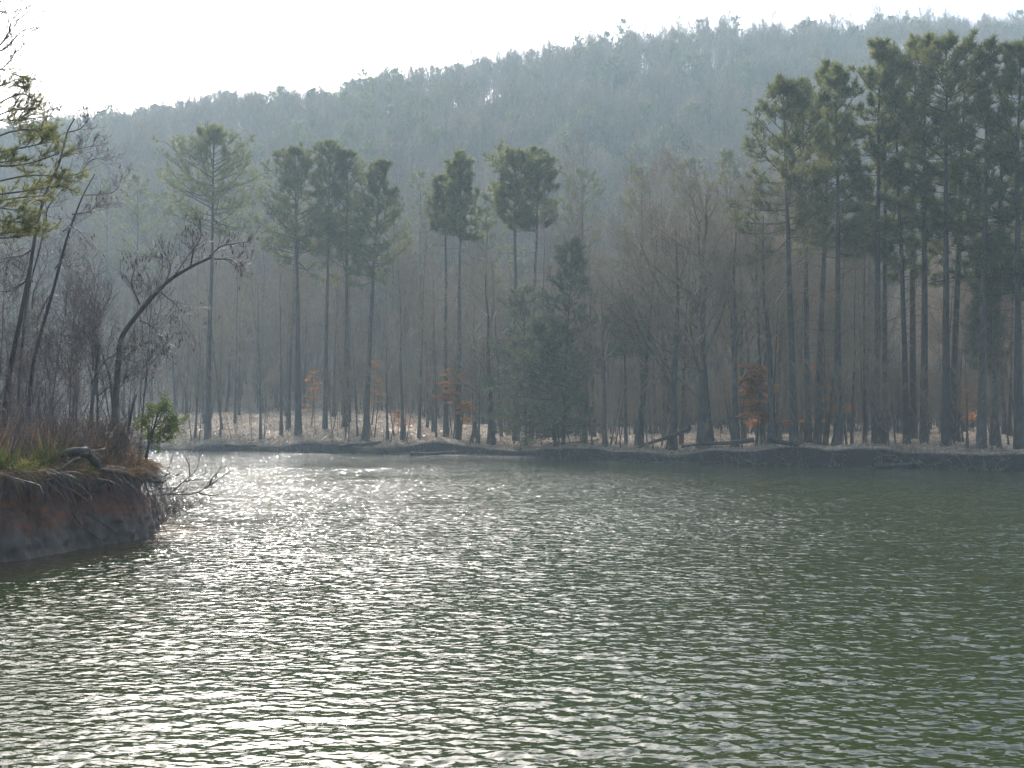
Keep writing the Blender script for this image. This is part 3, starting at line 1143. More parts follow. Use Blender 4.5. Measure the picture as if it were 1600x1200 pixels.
# slope wood: one object of stuff, instanced with geometry nodes
src = bpy.data.collections.new('slope_tree_kinds')
for k, me in enumerate(RBM + RPM):
    so_ = bpy.data.objects.new('slope_tree_kind', me)
    src.objects.link(so_)
r = np.random.default_rng(71)
px_ = r.uniform(-230, 250, 9500)
py_ = 118 + (RIDGE_Y - 132) * r.uniform(0, 1, 9500) ** .8
keep = py_ > shore(px_) + 50
px_, py_ = px_[keep], py_[keep]
me = bpy.data.meshes.new('hillside_wood')
pts = np.stack([px_, py_, ground_z(px_, py_) - .2], -1).astype(np.float32)
me.vertices.add(len(pts))
me.vertices.foreach_set('co', pts.ravel())
kind = np.where(r.uniform(size=len(pts)) < np.clip(.10 + .28 * nse(pts[:, 0], pts[:, 1], 79, 70.0, 3), .01, .7), r.integers(4, 7, len(pts)), r.integers(0, 4, len(pts))).astype(np.int32)
a = me.attributes.new('which', 'INT', 'POINT')
a.data.foreach_set('value', kind)
a = me.attributes.new('turn', 'FLOAT_VECTOR', 'POINT')
tv = np.stack([r.normal(0, .04, len(pts)), r.normal(0, .04, len(pts)), r.uniform(0, 6.28, len(pts))], -1).astype(np.float32)
a.data.foreach_set('vector', tv.ravel())
a = me.attributes.new('size', 'FLOAT', 'POINT')
a.data.foreach_set('value', r.uniform(.65, 1.05, len(pts)).astype(np.float32))
hw_ = link('hillside_wood', me)
tag(hw_, 'hazy leafless woodland covering the steep hillside', 'woodland', kind='stuff')
ng = bpy.data.node_groups.new('slope_wood', 'GeometryNodeTree')
ng.interface.new_socket('Geometry', in_out='INPUT', socket_type='NodeSocketGeometry')
ng.interface.new_socket('Geometry', in_out='OUTPUT', socket_type='NodeSocketGeometry')
ni, no = ng.nodes.new('NodeGroupInput'), ng.nodes.new('NodeGroupOutput')
iop = ng.nodes.new('GeometryNodeInstanceOnPoints')
ci = ng.nodes.new('GeometryNodeCollectionInfo')
ci.inputs['Collection'].default_value = src
ci.inputs['Separate Children'].default_value = True
ci.inputs['Reset Children'].default_value = True
iop.inputs['Pick Instance'].default_value = True


def named(nm, ty):
    q = ng.nodes.new('GeometryNodeInputNamedAttribute')
    q.data_type = ty
    q.inputs['Name'].default_value = nm
    return q.outputs['Attribute']


ng.links.new(ni.outputs[0], iop.inputs['Points'])
ng.links.new(ci.outputs[0], iop.inputs['Instance'])
ng.links.new(named('which', 'INT'), iop.inputs['Instance Index'])
ng.links.new(named('turn', 'FLOAT_VECTOR'), iop.inputs['Rotation'])
ng.links.new(named('size', 'FLOAT'), iop.inputs['Scale'])
ng.links.new(iop.outputs[0], no.inputs[0])
hw_.modifiers.new('wood', 'NODES').node_group = ng


# leafless understorey below the trees
r = np.random.default_rng(73)
ux = r.uniform(-75, 60, 3600)
uy = shore(ux) + 27 + 75 * r.uniform(0, 1, 3600) ** 1.2
me = bpy.data.meshes.new('understorey')
pts = np.stack([ux, uy, ground_z(ux, uy) - .15], -1).astype(np.float32)
me.vertices.add(len(pts))
me.vertices.foreach_set('co', pts.ravel())
a = me.attributes.new('which', 'INT', 'POINT')
a.data.foreach_set('value', r.integers(0, 4, len(pts)).astype(np.int32))
a = me.attributes.new('turn', 'FLOAT_VECTOR', 'POINT')
a.data.foreach_set('vector', np.stack([r.normal(0, .12, len(pts)), r.normal(0, .12, len(pts)), r.uniform(0, 6.28, len(pts))], -1).astype(np.float32).ravel())
a = me.attributes.new('size', 'FLOAT', 'POINT')
a.data.foreach_set('value', r.uniform(.14, .42, len(pts)).astype(np.float32))
us_ = link('understorey', me)
tag(us_, 'thin leafless understorey filling the gaps between the trunks', 'thicket', kind='stuff')
us_.modifiers.new('thicket', 'NODES').node_group = ng

# fallen logs along the far waterline
for i, (px, off, ln, rz, tilt, lab) in enumerate([
        (700, -.9, 6.5, .15, .03, 'long fallen log lying along the pale spit at the far waterline'),
        (1030, 1.2, 6.0, 2.2, -.28, 'fallen trunk slanting down to the water under the leaning trees'),
        (1120, .6, 5.0, 2.75, -.10, 'fallen log sloping over the bank right of the big twin trees'),
        (1245, .3, 4.2, .35, -.12, 'short fallen log at the foot of the first stand pine'),
        (1430, -.2, 5.5, .1, .04, 'dark log half in the water below the tall pine stand'),
        (560, .5, 4.5, 2.9, -.08, 'fallen stem over the bank below the clump of four pines'),
        (385, .2, 4.0, .3, -.05, 'fallen stem on the bank right of the lone pine')]):
    b = base_at(px, off)
    r = np.random.default_rng(620 + i)
    t = thing('fallen_log', lab, 'log', (b[0], b[1], max(b[2], 0) + .18))
    P = np.zeros((1, 9, 3))
    z = np.linspace(-.5, .5, 9)
    P[0, :, 0] = z * ln * math.cos(rz)
    P[0, :, 1] = z * ln * math.sin(rz)
    P[0, :, 2] = z * ln * tilt + .05 * np.sin(z * 7) + (ln * abs(tilt) * .4)
    R = np.linspace(.17, .07, 9)[None]
    g = Geo()
    tubes(g, P, R, 8)
    link('trunk', g.mesh('trunk', M_DEAD), t)
    g = Geo()
    O, D, tt, Lp, pr = spawn(r, P, R, 9, .3, 1., .9, .2)
    P2 = grow(r, O, D, r.uniform(.4, 1.8, len(tt)), 4, .03, .15)
    tubes(g, P2, taper(np.maximum(pr * .3, .02), 5, .3), 4)
    link('limb', g.mesh('limb', M_DEAD), t)['kind'] = 'stuff'

# ------------------------------------------------------------------ the near bank: trees, stump, brush
def px_path(pts, d, n=None, dj=0.0, seed=0):
    """pixels traced at real distance d (a list gives a distance per point) -> world polyline"""
    ds = d if isinstance(d, (list, tuple)) else [d] * len(pts)
    p = np.array([ray(a, b, q) for (a, b), q in zip(pts, ds)])
    if dj:
        rj = np.random.default_rng(seed)
        p[:, 1] += np.cumsum(rj.normal(0, dj, len(p)))
    return resample(p, n or max(6, 4 * len(pts)))


def tree_from_paths(name, label, cat, trunk, r0, r1, limbs, seed, n2=14, n3=6, n4=3, tw=1.0, bark=None, twm=None, up=.08, catkins=0, group=None, rm=1.0):
    """thing > trunk, one limb mesh per main limb (with its twigs), catkin"""
    r = np.random.default_rng(seed)
    base = trunk[0]
    t = thing(name, label, cat, base, group)
    g = Geo()
    Pt = (trunk - base)[None]
    Rt = np.linspace(r0, r1, len(trunk))[None]
    Rt = Rt + r0 * .4 * np.exp(-np.linspace(0, 1, len(trunk)) * 22)[None]
    tubes(g, Pt, Rt, 8)
    link('trunk', g.mesh('trunk', bark or M_GBARK), t)
    allend = []
    for lp, a, b in limbs:
        g = Geo()
        P = (lp - base)[None]
        L = np.linalg.norm(np.diff(P[0], axis=0), axis=1).sum()
        R = np.linspace(a, b, len(lp))[None]
        tubes(g, P, R, 6)
        O, D, tt, Lp, pr = spawn(r, P, R, n2, .12, 1., .7, .22)
        L2 = np.minimum(Lp * (.55 - .25 * tt), 1.9) * tw * r.uniform(.5, 1.2, len(tt))
        P2 = grow(r, O, D, L2, 4, up, .13)
        R2 = taper(np.maximum(pr * .5, .006 * rm), 5, .4)
        tubes(g, P2, R2, 4)
        O, D, tt, Lp, pr = spawn(r, P2, R2, n3, .2, 1., .7, .25)
        L3 = Lp * .5 * r.uniform(.5, 1.2, len(tt))
        P3 = grow(r, O, D, L3, 3, up * .6, .16)
        tubes(g, P3, taper(np.maximum(pr * .55, .0045 * rm), 4, .5), 3)
        O, D, tt, Lp, pr = spawn(r, P3, taper(np.full(len(P3), .005), 4), n4, .2, 1., .7, .25)
        P4 = grow(r, O, D, np.maximum(Lp * .5, .1) * r.uniform(.5, 1.2, len(tt)), 2, .05, .15)
        tubes(g, P4, taper(np.full(len(P4), .004 * rm), 3, .6), 3)
        allend.append(np.concatenate([P3[:, -1], P4[:, -1]]))
        link('limb', g.mesh('limb', twm or M_NTWIG), t)
    if catkins:
        e = np.concatenate(allend)
        e = e[r.permutation(len(e))[:catkins]]
        g = Geo()
        n = 5
        z = np.linspace(0, 1, n)
        ln = r.uniform(.07, .15, (len(e), 1, 1))
        dirv = norm(np.array([0, 0, -1.0]) + .25 * r.normal(size=(len(e), 3)))[:, None, :]
        P = e[:, None, :] + dirv * ln * z[None, :, None]
        R = np.tile(.013 * np.sin(np.clip(z * .9 + .08, 0, 1) * math.pi) + .002, (len(e), 1))
        tubes(g, P, R, 4)
        c = link('catkin', g.mesh('catkin', M_POD), t)
        c['kind'] = 'stuff'
    return t


def stemmed(px, d):
    x = (px - 800) / F * d
    return np.array([x, d, near_z(x, d) - .25])


def full(pts, d, dj=0.0, seed=0, foot=None, n=None):
    p = px_path(pts, d, n, dj, seed)
    f = foot if foot is not None else p[0]
    zf = near_z(f[0], f[1]) - .3
    if p[0][2] > zf + .05:
        p = np.vstack([[f[0], f[1], zf], p])
    return p


D1 = 26.0
tree_from_paths('slender_tree', 'slender bare tree leaning right, nearest the left edge on the clay bank', 'bare tree',
                full([(8, 640), (15, 582), (30, 507), (46, 425), (52, 387), (60, 342), (75, 292), (92, 257), (105, 207), (117, 185)], D1), .072, .014,
                [(px_path([(46, 425), (30, 440), (8, 452), (-15, 455)], D1, dj=.2, seed=1), .03, .008),
                 (px_path([(52, 387), (36, 400), (12, 405), (-10, 420)], D1, dj=.2, seed=2), .026, .007),
                 (px_path([(60, 342), (78, 325), (95, 300), (112, 285)], D1, dj=.2, seed=3), .022, .006),
                 (px_path([(92, 257), (110, 240), (128, 228), (150, 222)], D1, dj=.2, seed=4), .02, .005),
                 (px_path([(98, 232), (88, 205), (86, 190), (90, 170)], D1, dj=.2, seed=5), .018, .005),
                 (px_path([(84, 275), (110, 262), (140, 250), (160, 246)], D1, dj=.2, seed=6), .018, .005),
                 (px_path([(105, 207), (124, 200), (137, 185), (140, 175)], D1, dj=.2, seed=7), .016, .004)], 11, catkins=26)
tree_from_paths('slender_tree', 'slender bare tree leaning right behind the dry weeds, second trunk from the left edge', 'bare tree',
                full([(42, 690), (50, 582), (65, 517), (82, 457), (97, 400), (107, 365), (117, 337), (130, 305), (148, 272)], D1 + 1.5), .062, .013,
                [(px_path([(107, 365), (125, 362), (145, 370), (168, 400)], D1 + 1.5, dj=.2, seed=8), .024, .006),
                 (px_path([(117, 337), (140, 333), (160, 330), (178, 322)], D1 + 1.5, dj=.2, seed=9), .022, .006),
                 (px_path([(92, 420), (108, 412), (125, 425), (150, 440)], D1 + 1.5, dj=.2, seed=10), .022, .006),
                 (px_path([(130, 305), (150, 300), (170, 290), (182, 268)], D1 + 1.5, dj=.2, seed=11), .018, .005),
                 (px_path([(82, 457), (66, 470), (50, 500), (44, 520)], D1 + 1.5, dj=.2, seed=12), .02, .006)], 12, catkins=34)
tree_from_paths('slender_tree', 'dark bare stem rising between the two right leaning slender trees', 'bare tree',
                full([(26, 680), (32, 570), (41, 480), (48, 440), (64, 380), (70, 330)], D1 + 2.5), .055, .012,
                [(px_path([(41, 480), (60, 455), (72, 420), (76, 395)], D1 + 2.5, dj=.2, seed=13), .022, .006),
                 (px_path([(48, 440), (38, 415), (18, 400), (0, 398)], D1 + 2.5, dj=.2, seed=14), .022, .006),
                 (px_path([(36, 530), (50, 515), (66, 505), (80, 480)], D1 + 2.5, dj=.2, seed=15), .02, .006)], 13)
tree_from_paths('leaning_tree', 'bare tree bent sharply right with long bough hung with brown catkins', 'bare tree',
                full([(178, 672), (181, 620), (185, 565), (188, 535), (197, 515), (226, 478), (262, 440), (300, 416), (330, 402)], 27.0), .098, .036,
                [(px_path([(330, 402), (345, 385), (362, 378), (385, 372)], 27.0, dj=.25, seed=16), .03, .007),
                 (px_path([(330, 402), (352, 402), (368, 412), (378, 425)], 27.0, dj=.25, seed=17), .026, .007),
                 (px_path([(300, 416), (310, 395), (318, 372), (320, 352)], 27.0, dj=.25, seed=18), .026, .006),
                 (px_path([(262, 440), (263, 415), (250, 400), (205, 400)], 27.0, dj=.25, seed=19), .03, .006),
                 (px_path([(275, 430), (285, 405), (290, 385), (275, 365)], 27.0, dj=.25, seed=20), .024, .006),
                 (px_path([(248, 455), (268, 475), (285, 500), (292, 520)], 27.0, dj=.25, seed=21), .022, .006),
                 (px_path([(226, 478), (222, 455), (228, 440), (240, 425)], 27.0, dj=.25, seed=22), .022, .006),
                 (px_path([(216, 500), (235, 510), (248, 528), (265, 560)], 27.0, dj=.25, seed=23), .022, .006),
                 (px_path([(186, 560), (200, 545), (225, 535), (250, 540)], 27.0, dj=.25, seed=24), .02, .005),
                 (px_path([(182, 610), (195, 590), (200, 560), (215, 540)], 27.0, dj=.25, seed=25), .02, .005)], 14, n2=12, n3=6, n4=3, catkins=230)
tree_from_paths('slender_tree', 'thin upright stem with broken top left of the bent catkin tree', 'bare tree',
                full([(137, 700), (143, 640), (149, 590), (155, 540)], 25.5), .06, .03,
                [(px_path([(150, 580), (158, 550), (150, 510), (136, 484)], 25.5, dj=.1, seed=26), .022, .008),
                 (px_path([(145, 620), (165, 600), (180, 590), (205, 575)], 25.5, dj=.2, seed=27), .02, .006),
                 (px_path([(148, 600), (175, 560), (205, 562), (225, 570)], 25.5, dj=.2, seed=28), .018, .006)], 15)
tree_from_paths('slender_tree', 'thin bare tree arching between the bent catkin tree and the left trunks', 'bare tree',
                full([(178, 650), (172, 592), (162, 560), (152, 525), (137, 487)], 28.0), .05, .012,
                [(px_path([(165, 568), (150, 555), (120, 540), (95, 535)], 28.0, dj=.2, seed=29), .018, .005),
                 (px_path([(162, 560), (180, 545), (205, 540), (228, 548)], 28.0, dj=.2, seed=30), .018, .005)], 16)
tree_from_paths('dead_snag', 'broken dead snag with pointed tip between bent tree and green shrub', 'dead snag',
                full([(197, 695), (201, 668), (206, 642), (213, 617)], 25.0), .06, .018,
                [(px_path([(203, 660), (195, 650), (188, 640)], 25.0), .015, .005)], 17, n2=3, n3=1, n4=1, bark=M_DEAD)
tree_from_paths('bare_tree', 'bare tree rooted beyond the left edge, twigs against the white sky in the corner', 'bare tree',
                full([(-60, 640), (-50, 400), (-38, 200), (-28, 110), (-20, 60)], 24.0), .13, .05,
                [(px_path([(-28, 100), (-8, 80), (10, 52), (24, 30), (62, -5)], 24.0, dj=.15, seed=31), .03, .007),
                 (px_path([(-24, 85), (2, 68), (20, 48), (36, 36), (64, 36)], 24.0, dj=.15, seed=32), .026, .006),
                 (px_path([(-34, 160), (-8, 118), (8, 100), (20, 82), (32, 70)], 24.0, dj=.15, seed=33), .024, .006),
                 (px_path([(-36, 130), (0, 113), (30, 117), (60, 122), (100, 130)], 24.0, dj=.15, seed=34), .022, .005),
                 (px_path([(-36, 190), (10, 190), (50, 182), (95, 175)], 24.0, dj=.15, seed=35), .024, .005),
                 (px_path([(-20, 60), (-5, 30), (5, 15), (10, -10)], 24.0, dj=.15, seed=36), .032, .009)], 18, n2=13, n3=5, n4=2, rm=1.7)


# near pine whose branches hang in from the left
def near_pine():
    r = np.random.default_rng(81)
    d = 22.5
    trunk = full([(-75, 640), (-70, 400), (-66, 200), (-62, 60)], d)
    base = trunk[0]
    t = thing('pine_tree', 'near pine at the left edge with drooping yellow green needle branches', 'pine tree', base)
    g = Geo()
    tubes(g, (trunk - base)[None], np.linspace(.17, .08, len(trunk))[None], 9)
    link('trunk', g.mesh('trunk', M_BARK), t)
    BR = [((-66, 200), (20, 150), (48, 150)), ((-66, 215), (10, 175), (52, 172)), ((-66, 240), (20, 205), (66, 205)), ((-66, 250), (30, 232), (78, 222)),
          ((-66, 260), (30, 258), (92, 240)), ((-67, 300), (40, 275), (112, 278)), ((-67, 310), (30, 300), (105, 288)), ((-68, 330), (10, 312), (70, 305)),
          ((-68, 350), (5, 345), (55, 352)), ((-68, 370), (5, 372), (66, 364)), ((-66, 190), (-10, 140), (18, 128)), ((-68, 330), (-10, 325), (40, 330)),
          ((-68, 300), (-20, 260), (30, 250)), ((-66, 230), (-10, 190), (30, 188)), ((-68, 380), (-20, 368), (30, 362))]
    for i, br in enumerate(BR):
        dd = d + r.uniform(-.9, .9)
        P = np.array([ray(br[0][0], br[0][1], d), ray(br[1][0], br[1][1], (d + dd) / 2), ray(br[2][0], br[2][1], dd)])
        P = (resample(P, 10) - base)[None]
        R = np.linspace(.03, .008, 10)[None]
        g = Geo()
        tubes(g, P, R, 5, 0)
        O, D, tt, Lp, pr = spawn(r, P, R, 13, .42, 1., .7, .2, flat=.75)
        L2 = r.uniform(.25, .6, len(tt))
        P2 = grow(r, O, D, L2, 3, .10, .1)
        R2 = taper(np.full(len(tt), .007), 4, .6)
        tubes(g, P2, R2, 3, 0)
        O, D, tt, Lp, pr = spawn(r, P2, R2, 4, .3, 1., .6, .2, flat=.5)
        P3 = grow(r, O, D, r.uniform(.1, .25, len(tt)), 1, .2, .1)
        tubes(g, P3, taper(np.full(len(tt), .005), 2, .7), 3, 0)
        C = np.concatenate([P2[:, -1], P3[:, -1], P2[:, 2]])
        Dn = norm(np.concatenate([P2[:, -1] - P2[:, -2], P3[:, -1] - P3[:, 0], P2[:, -1] - P2[:, -2]])) + np.array([0, 0, .35])
        needles(g, r, C, Dn, 20, .15, .008, .6, 1, .1)
        link('branch', g.mesh('branch', [M_NTWIG, M_NNEEDLE], False), t)


near_pine()

# little evergreen shrub at the tip of the bank
r = np.random.default_rng(91)
st = full([(224, 745), (229, 712), (234, 690), (243, 660)], 25.2)
base = st[0]
t = thing('evergreen_shrub', 'small bright green shrub on a leaning stem at the tip of the bank', 'shrub', base)
g = Geo()
Pt = (st - base)[None]
tubes(g, Pt, np.linspace(.05, .02, len(st))[None], 7)
link('stem', g.mesh('stem', M_GBARK), t)
g, gf = Geo(), Geo()
tg = [(216, 672), (222, 655), (236, 640), (250, 634), (262, 640), (256, 628), (276, 655), (288, 660), (282, 676), (262, 690), (250, 700), (240, 690), (268, 668), (228, 682), (272, 682)]
mid = st[int(len(st) * .55):] - base
Pl = np.array([resample(np.array([mid[min(i % len(mid), len(mid) - 1)], (mid[-1] + ray(a, b, 25.2 + r.uniform(-.5, .5)) - base) / 2 + np.array([0, 0, .04]), ray(a, b, 25.2 + r.uniform(-.5, .5)) - base]), 7) for i, (a, b) in enumerate(tg)])
Rl = taper(np.full(len(tg), .014), 7, .4)
tubes(g, Pl, Rl, 4)
O, D, tt, Lp, pr = spawn(r, Pl, Rl, 10, .35, 1., .8, .2)
P2 = grow(r, O, D, r.uniform(.12, .3, len(tt)), 3, .08, .12)
tubes(g, P2, taper(np.full(len(tt), .005), 4, .6), 3)
link('twig', g.mesh('twig', M_NTWIG), t)['kind'] = 'stuff'
C = np.repeat(P2[:, 1:].reshape(-1, 3), 14, 0)
C = C + r.normal(0, .05, C.shape)
leaves(gf, r, C, .045, 0, .3)
link('foliage', gf.mesh('foliage', M_SHRUB, False), t)

# uprooted stump with bare roots hanging over the face


def on_face(pts, out=.25):
    return [dface(a) - out for a, b in pts]


base = ray(132, 722, dface(132) - .2)
t = thing('uprooted_stump', 'weathered uprooted stump with bare roots hanging over the clay face', 'tree stump', base)
g = Geo()
_sp = [(60, 716), (100, 709), (126, 705), (142, 714), (158, 734), (174, 754)]
sp = px_path(_sp, [dface(a) - .22 + max(0, 130 - a) * .012 for a, b in _sp], 14)
Rs = (1 + .22 * np.sin(np.arange(14) * 2.3)) * np.interp(np.linspace(0, 1, 14), [0, .2, .45, 1], [.05, .08, .11, .05])
tubes(g, (sp - base)[None], Rs[None], 9)
link('butt', g.mesh('butt', M_DEAD), t)
ROOTS = [([(158, 735), (185, 738), (208, 746), (232, 752), (252, 754)], 22.2, .065, .03),
         ([(126, 716), (112, 722), (98, 732), (84, 736)], 22.5, .045, .015),
         ([(172, 752), (160, 762), (146, 768), (128, 773)], 21.9, .03, .01),
         ([(170, 750), (182, 762), (195, 768), (207, 775)], 21.9, .03, .01),
         ([(140, 742), (148, 742), (162, 748), (172, 762)], 21.9, .022, .008),
         ([(90, 740), (98, 758), (106, 776), (112, 800)], 21.2, .022, .006),
         ([(112, 800), (128, 822), (150, 838), (160, 848)], 21.4, .02, .006),
         ([(150, 810), (168, 822), (184, 834)], 22.0, .016, .005),
         ([(8, 742), (12, 758), (15, 770)], 18.6, .02, .006),
         ([(60, 745), (72, 765), (74, 790), (92, 812)], 20.4, .018, .005),
         ([(120, 750), (122, 775), (118, 800), (108, 830), (112, 855)], 21.2, .014, .004)]
rr2 = np.random.default_rng(95)
for pts, dd, a, b in ROOTS:
    g = Geo()
    P = (px_path(pts, on_face(pts, .3), 12, dj=.03, seed=int(a * 1e4)) - base)[None]
    R = np.linspace(a, b, 12)[None]
    tubes(g, P, R, 6)
    O, D, tt, Lp, pr = spawn(rr2, P, R, 7, .3, 1., .7, .2)
    P2 = grow(rr2, O, D, Lp * .3 * rr2.uniform(.4, 1.2, len(tt)), 4, -.05, .2)
    tubes(g, P2, taper(np.maximum(pr * .4, .004), 5, .4), 4)
    link('root', g.mesh('root', M_DEAD), t)


def dead_branch(label, paths, d, seed, mat_=None, n2=6, up=.02, rad=.022, name='dead_branch'):
    r = np.random.default_rng(seed)
    base = px_path(paths[0], d, 8)[0]
    t = thing(name, label, 'branch', base)
    for i, pts in enumerate(paths):
        g = Geo()
        P = (px_path(pts, d, 12, dj=.12, seed=seed + i) - base)[None]
        R = np.linspace(rad, rad * .3, 12)[None]
        tubes(g, P, R, 5)
        O, D, tt, Lp, pr = spawn(r, P, R, n2, .15, 1., .75, .25)
        P2 = grow(r, O, D, Lp * .35 * r.uniform(.4, 1.3, len(tt)), 4, up, .18)
        R2 = taper(np.maximum(pr * .5, .005), 5, .4)
        tubes(g, P2, R2, 4)
        O, D, tt, Lp, pr = spawn(r, P2, R2, 3, .25, 1., .7, .25)
        P3 = grow(r, O, D, Lp * .5 * r.uniform(.4, 1.2, len(tt)), 2, up, .2)
        tubes(g, P3, taper(np.full(len(tt), .0045), 3, .6), 3)
        link('bough', g.mesh('bough', mat_ or M_NTWIG), t)
    return t


dead_branch('dead branch drooping from the bank tip into the water in long forks', [[(222, 750), (233, 772), (243, 795), (252, 812), (258, 828), (264, 842)], [(228, 775), (231, 795), (228, 808), (222, 815)], [(236, 790), (240, 808), (252, 828)]], 23.6, 701, rad=.018)
dead_branch('dead branch reaching right over the water from the brush, tip curled up', [[(222, 776), (262, 772), (300, 772), (328, 758), (350, 742), (362, 735)], [(310, 770), (330, 774), (345, 772)], [(328, 758), (338, 745), (352, 730)]], 29.5, 705, rad=.028)
dead_branch('twiggy dead limb standing in the water beside the bank', [[(262, 775), (290, 752), (305, 735), (312, 715)], [(290, 752), (310, 748), (328, 738)], [(250, 770), (262, 740), (270, 715)], [(300, 742), (298, 725), (292, 712)]], 30.5, 709, rad=.022, up=.06)
dead_branch('low tangle of drowned twigs right of the bank tip', [[(235, 768), (262, 762), (285, 760), (305, 748)], [(240, 760), (262, 748), (282, 738)], [(255, 772), (275, 770), (298, 765)]], 28.0, 713, rad=.018)
dead_branch('pale broken stick slanting out of the water beyond the brush', [[(318, 762), (340, 750), (352, 742)]], 33.0, 717, rad=.02, n2=4)

# bramble and twig bushes on the bank: each an object
bg_ = Geo()
r = np.random.default_rng(97)


def bush(seed, ns=22, h=1.3):
    r = np.random.default_rng(seed)
    g = Geo()
    O = np.stack([r.normal(0, .14, ns), r.normal(0, .14, ns), np.zeros(ns) - .1], -1)
    D = np.stack([r.normal(0, .42, ns), r.normal(0, .42, ns), np.ones(ns)], -1)
    P = grow(r, O, D, h * r.uniform(.6, 1.25, ns), 6, -.02, .12)
    R = taper(np.full(ns, .010), 7, .35)
    tubes(g, P, R, 4)
    O, D, tt, Lp, pr = spawn(r, P, R, 7, .2, 1., .65, .25)
    P2 = grow(r, O, D, Lp * .38 * r.uniform(.4, 1.2, len(tt)), 4, .03, .16)
    R2 = taper(np.full(len(tt), .005), 5, .5)
    tubes(g, P2, R2, 3)
    O, D, tt, Lp, pr = spawn(r, P2, R2, 4, .2, 1., .7, .25)
    P3 = grow(r, O, D, Lp * .45 * r.uniform(.5, 1.2, len(tt)), 2, .02, .18)
    tubes(g, P3, taper(np.full(len(tt), .0035), 3, .6), 3)
    lf = Geo()
    e = P3[:, -1]
    e = e[r.permutation(len(e))[:60]]
    leaves(lf, r, e, .05, 0, .2)
    return g, lf


BUSH = [bush(800 + i, [22, 18, 26][i], [1.2, 1.6, 1.0][i]) for i in range(3)]
BM = [(a.mesh('stem', M_NTWIG), b.mesh('leaf', M_DRYGRASS, False)) for a, b in BUSH]
for i in range(58):
    for _ in range(40):
        yy = r.uniform(19.5, 37)
        ex = float(np.interp(yy, POLY[:, 1], POLY[:, 0]))
        xx = ex - .25 - 7.5 * r.uniform() ** 1.4
        u = xx / yy * F + 800
        if -60 < u < 275:
            break
    t = thing('twig_bush', 'tangled leafless twig bush among the weeds on the clay bank', 'bush', (xx, yy, near_z(xx, yy) - .05), 'twig bushes on the clay bank', r.uniform(0, 6.28), float(r.uniform(.6, 1.25)))
    k = int(r.integers(0, 3))
    link('stem', BM[k][0], t)['kind'] = 'stuff'
    link('leaf', BM[k][1], t)['kind'] = 'stuff'

for i, (px, dd) in enumerate([(228, 26.0), (240, 27.5), (252, 29.0), (262, 27.0), (274, 30.5), (286, 29.0), (244, 31.0), (300, 31.5), (232, 29.5), (318, 32.5)]):
    xx = (px - 800) / F * dd
    t = thing('twig_bush', 'reddish leafless twig bush standing at the waterline beyond the bank tip', 'bush', (xx, dd, -.15), 'twig bushes at the waterline beyond the bank tip', r.uniform(0, 6.28), float(r.uniform(.55, .9) * (1.0 if px < 280 else .7)))
    t.rotation_euler = (r.normal(0, .3), .35 + r.normal(0, .25), r.uniform(0, 6.28))
    k = int(r.integers(0, 3))
    link('stem', BM[k][0], t)['kind'] = 'stuff'
    link('leaf', BM[k][1], t)['kind'] = 'stuff'

# thin leafless saplings on the near bank behind
sap2 = bare_tree(345, H=5.0, rad=.028, n1=9, n2=5, n3=4, n4=1, low=.25, spread=.6, k=5, rmin=.55)
S2 = None
for i in range(34):
    px = rr.uniform(-30, 225)
    dd = rr.uniform(25, 40)
    xx = (px - 800) / F * dd
    lab = 'thin leafless sapling crowded behind the slender trees on the near bank'
    loc = (xx, dd, near_z(xx, dd) - .1)
    sc = rr.uniform(.5, 1.3)
    if S2 is None:
        S2 = put_bare('sapling', lab, sap2, loc, 'saplings on the near bank', cat='sapling', sc=sc, tm=M_NTWIG, cm=M_NTWIG)
    else:
        dup(S2, loc, rr.uniform(0, 6.28), sc, lab, 'saplings on the near bank', rr.gauss(0, .08), rr.gauss(.04, .1))


# grasses, weeds and moss on the bank
def blades(name, label, cat, n, m_, hmin, hmax, wd, sel, spread=.35):
    r = np.random.default_rng(hash(name) % 1000 if False else len(name) * 7)
    P = []
    while len(P) < n:
        yy = r.uniform(16, 34, 4000)
        ex = np.interp(yy, POLY[:, 1], POLY[:, 0])
        xx = ex - .05 - 6.0 * r.uniform(0, 1, 4000) ** 1.7
        u = xx / yy * F + 800
        ok = sel(xx, yy, u, ex) & (u > -60)
        P += list(np.stack([xx[ok], yy[ok]], -1))
    P = np.array(P[:n])
    z = bank_h(P[:, 0], P[:, 1]) + .02
    O = np.c_[P, z]
    D = np.stack([r.normal(0, spread, n), r.normal(0, spread, n), np.ones(n)], -1)
    L = r.uniform(hmin, hmax, n)
    Pp = grow(r, O, D, L, 4, -.05, .10)
    T = norm(np.gradient(Pp, axis=1))
    s = norm(np.cross(T, r.normal(size=(n, 1, 3)))) * (wd * np.array([1, .9, .7, .45, .08]))[None, :, None]
    V = np.stack([Pp - s, Pp + s], 2)
    idx = np.arange(n * 10).reshape(n, 5, 2)
    Fq = np.stack([idx[:, :-1, 0], idx[:, :-1, 1], idx[:, 1:, 1], idx[:, 1:, 0]], -1).reshape(-1, 4)
    g = Geo()
    g.add(V, Fq)
    tag(link(name, g.mesh(name, m_)), label, cat, kind='stuff')


blades('dry_grass', 'rusty dry grass covering the top of the clay bank', 'grass', 9000, M_DRYGRASS, .12, .5, .006, lambda x, y, u, ex: (nse(x, y, 61, 1.6, 2) > -.5))
blades('tall_weeds', 'tall brown weed stalks behind the dry grass on the bank', 'weeds', 3000, M_NTWIG, .6, 1.9, .006, lambda x, y, u, ex: (u < 190) & (ex - x > .5), .22)
blades('green_weeds', 'patchy green weeds low among the dry stalks', 'weeds', 3000, M_WEED, .2, .7, .010, lambda x, y, u, ex: (u < 120) & (nse(x, y, 66, 1.8, 2) > .25))
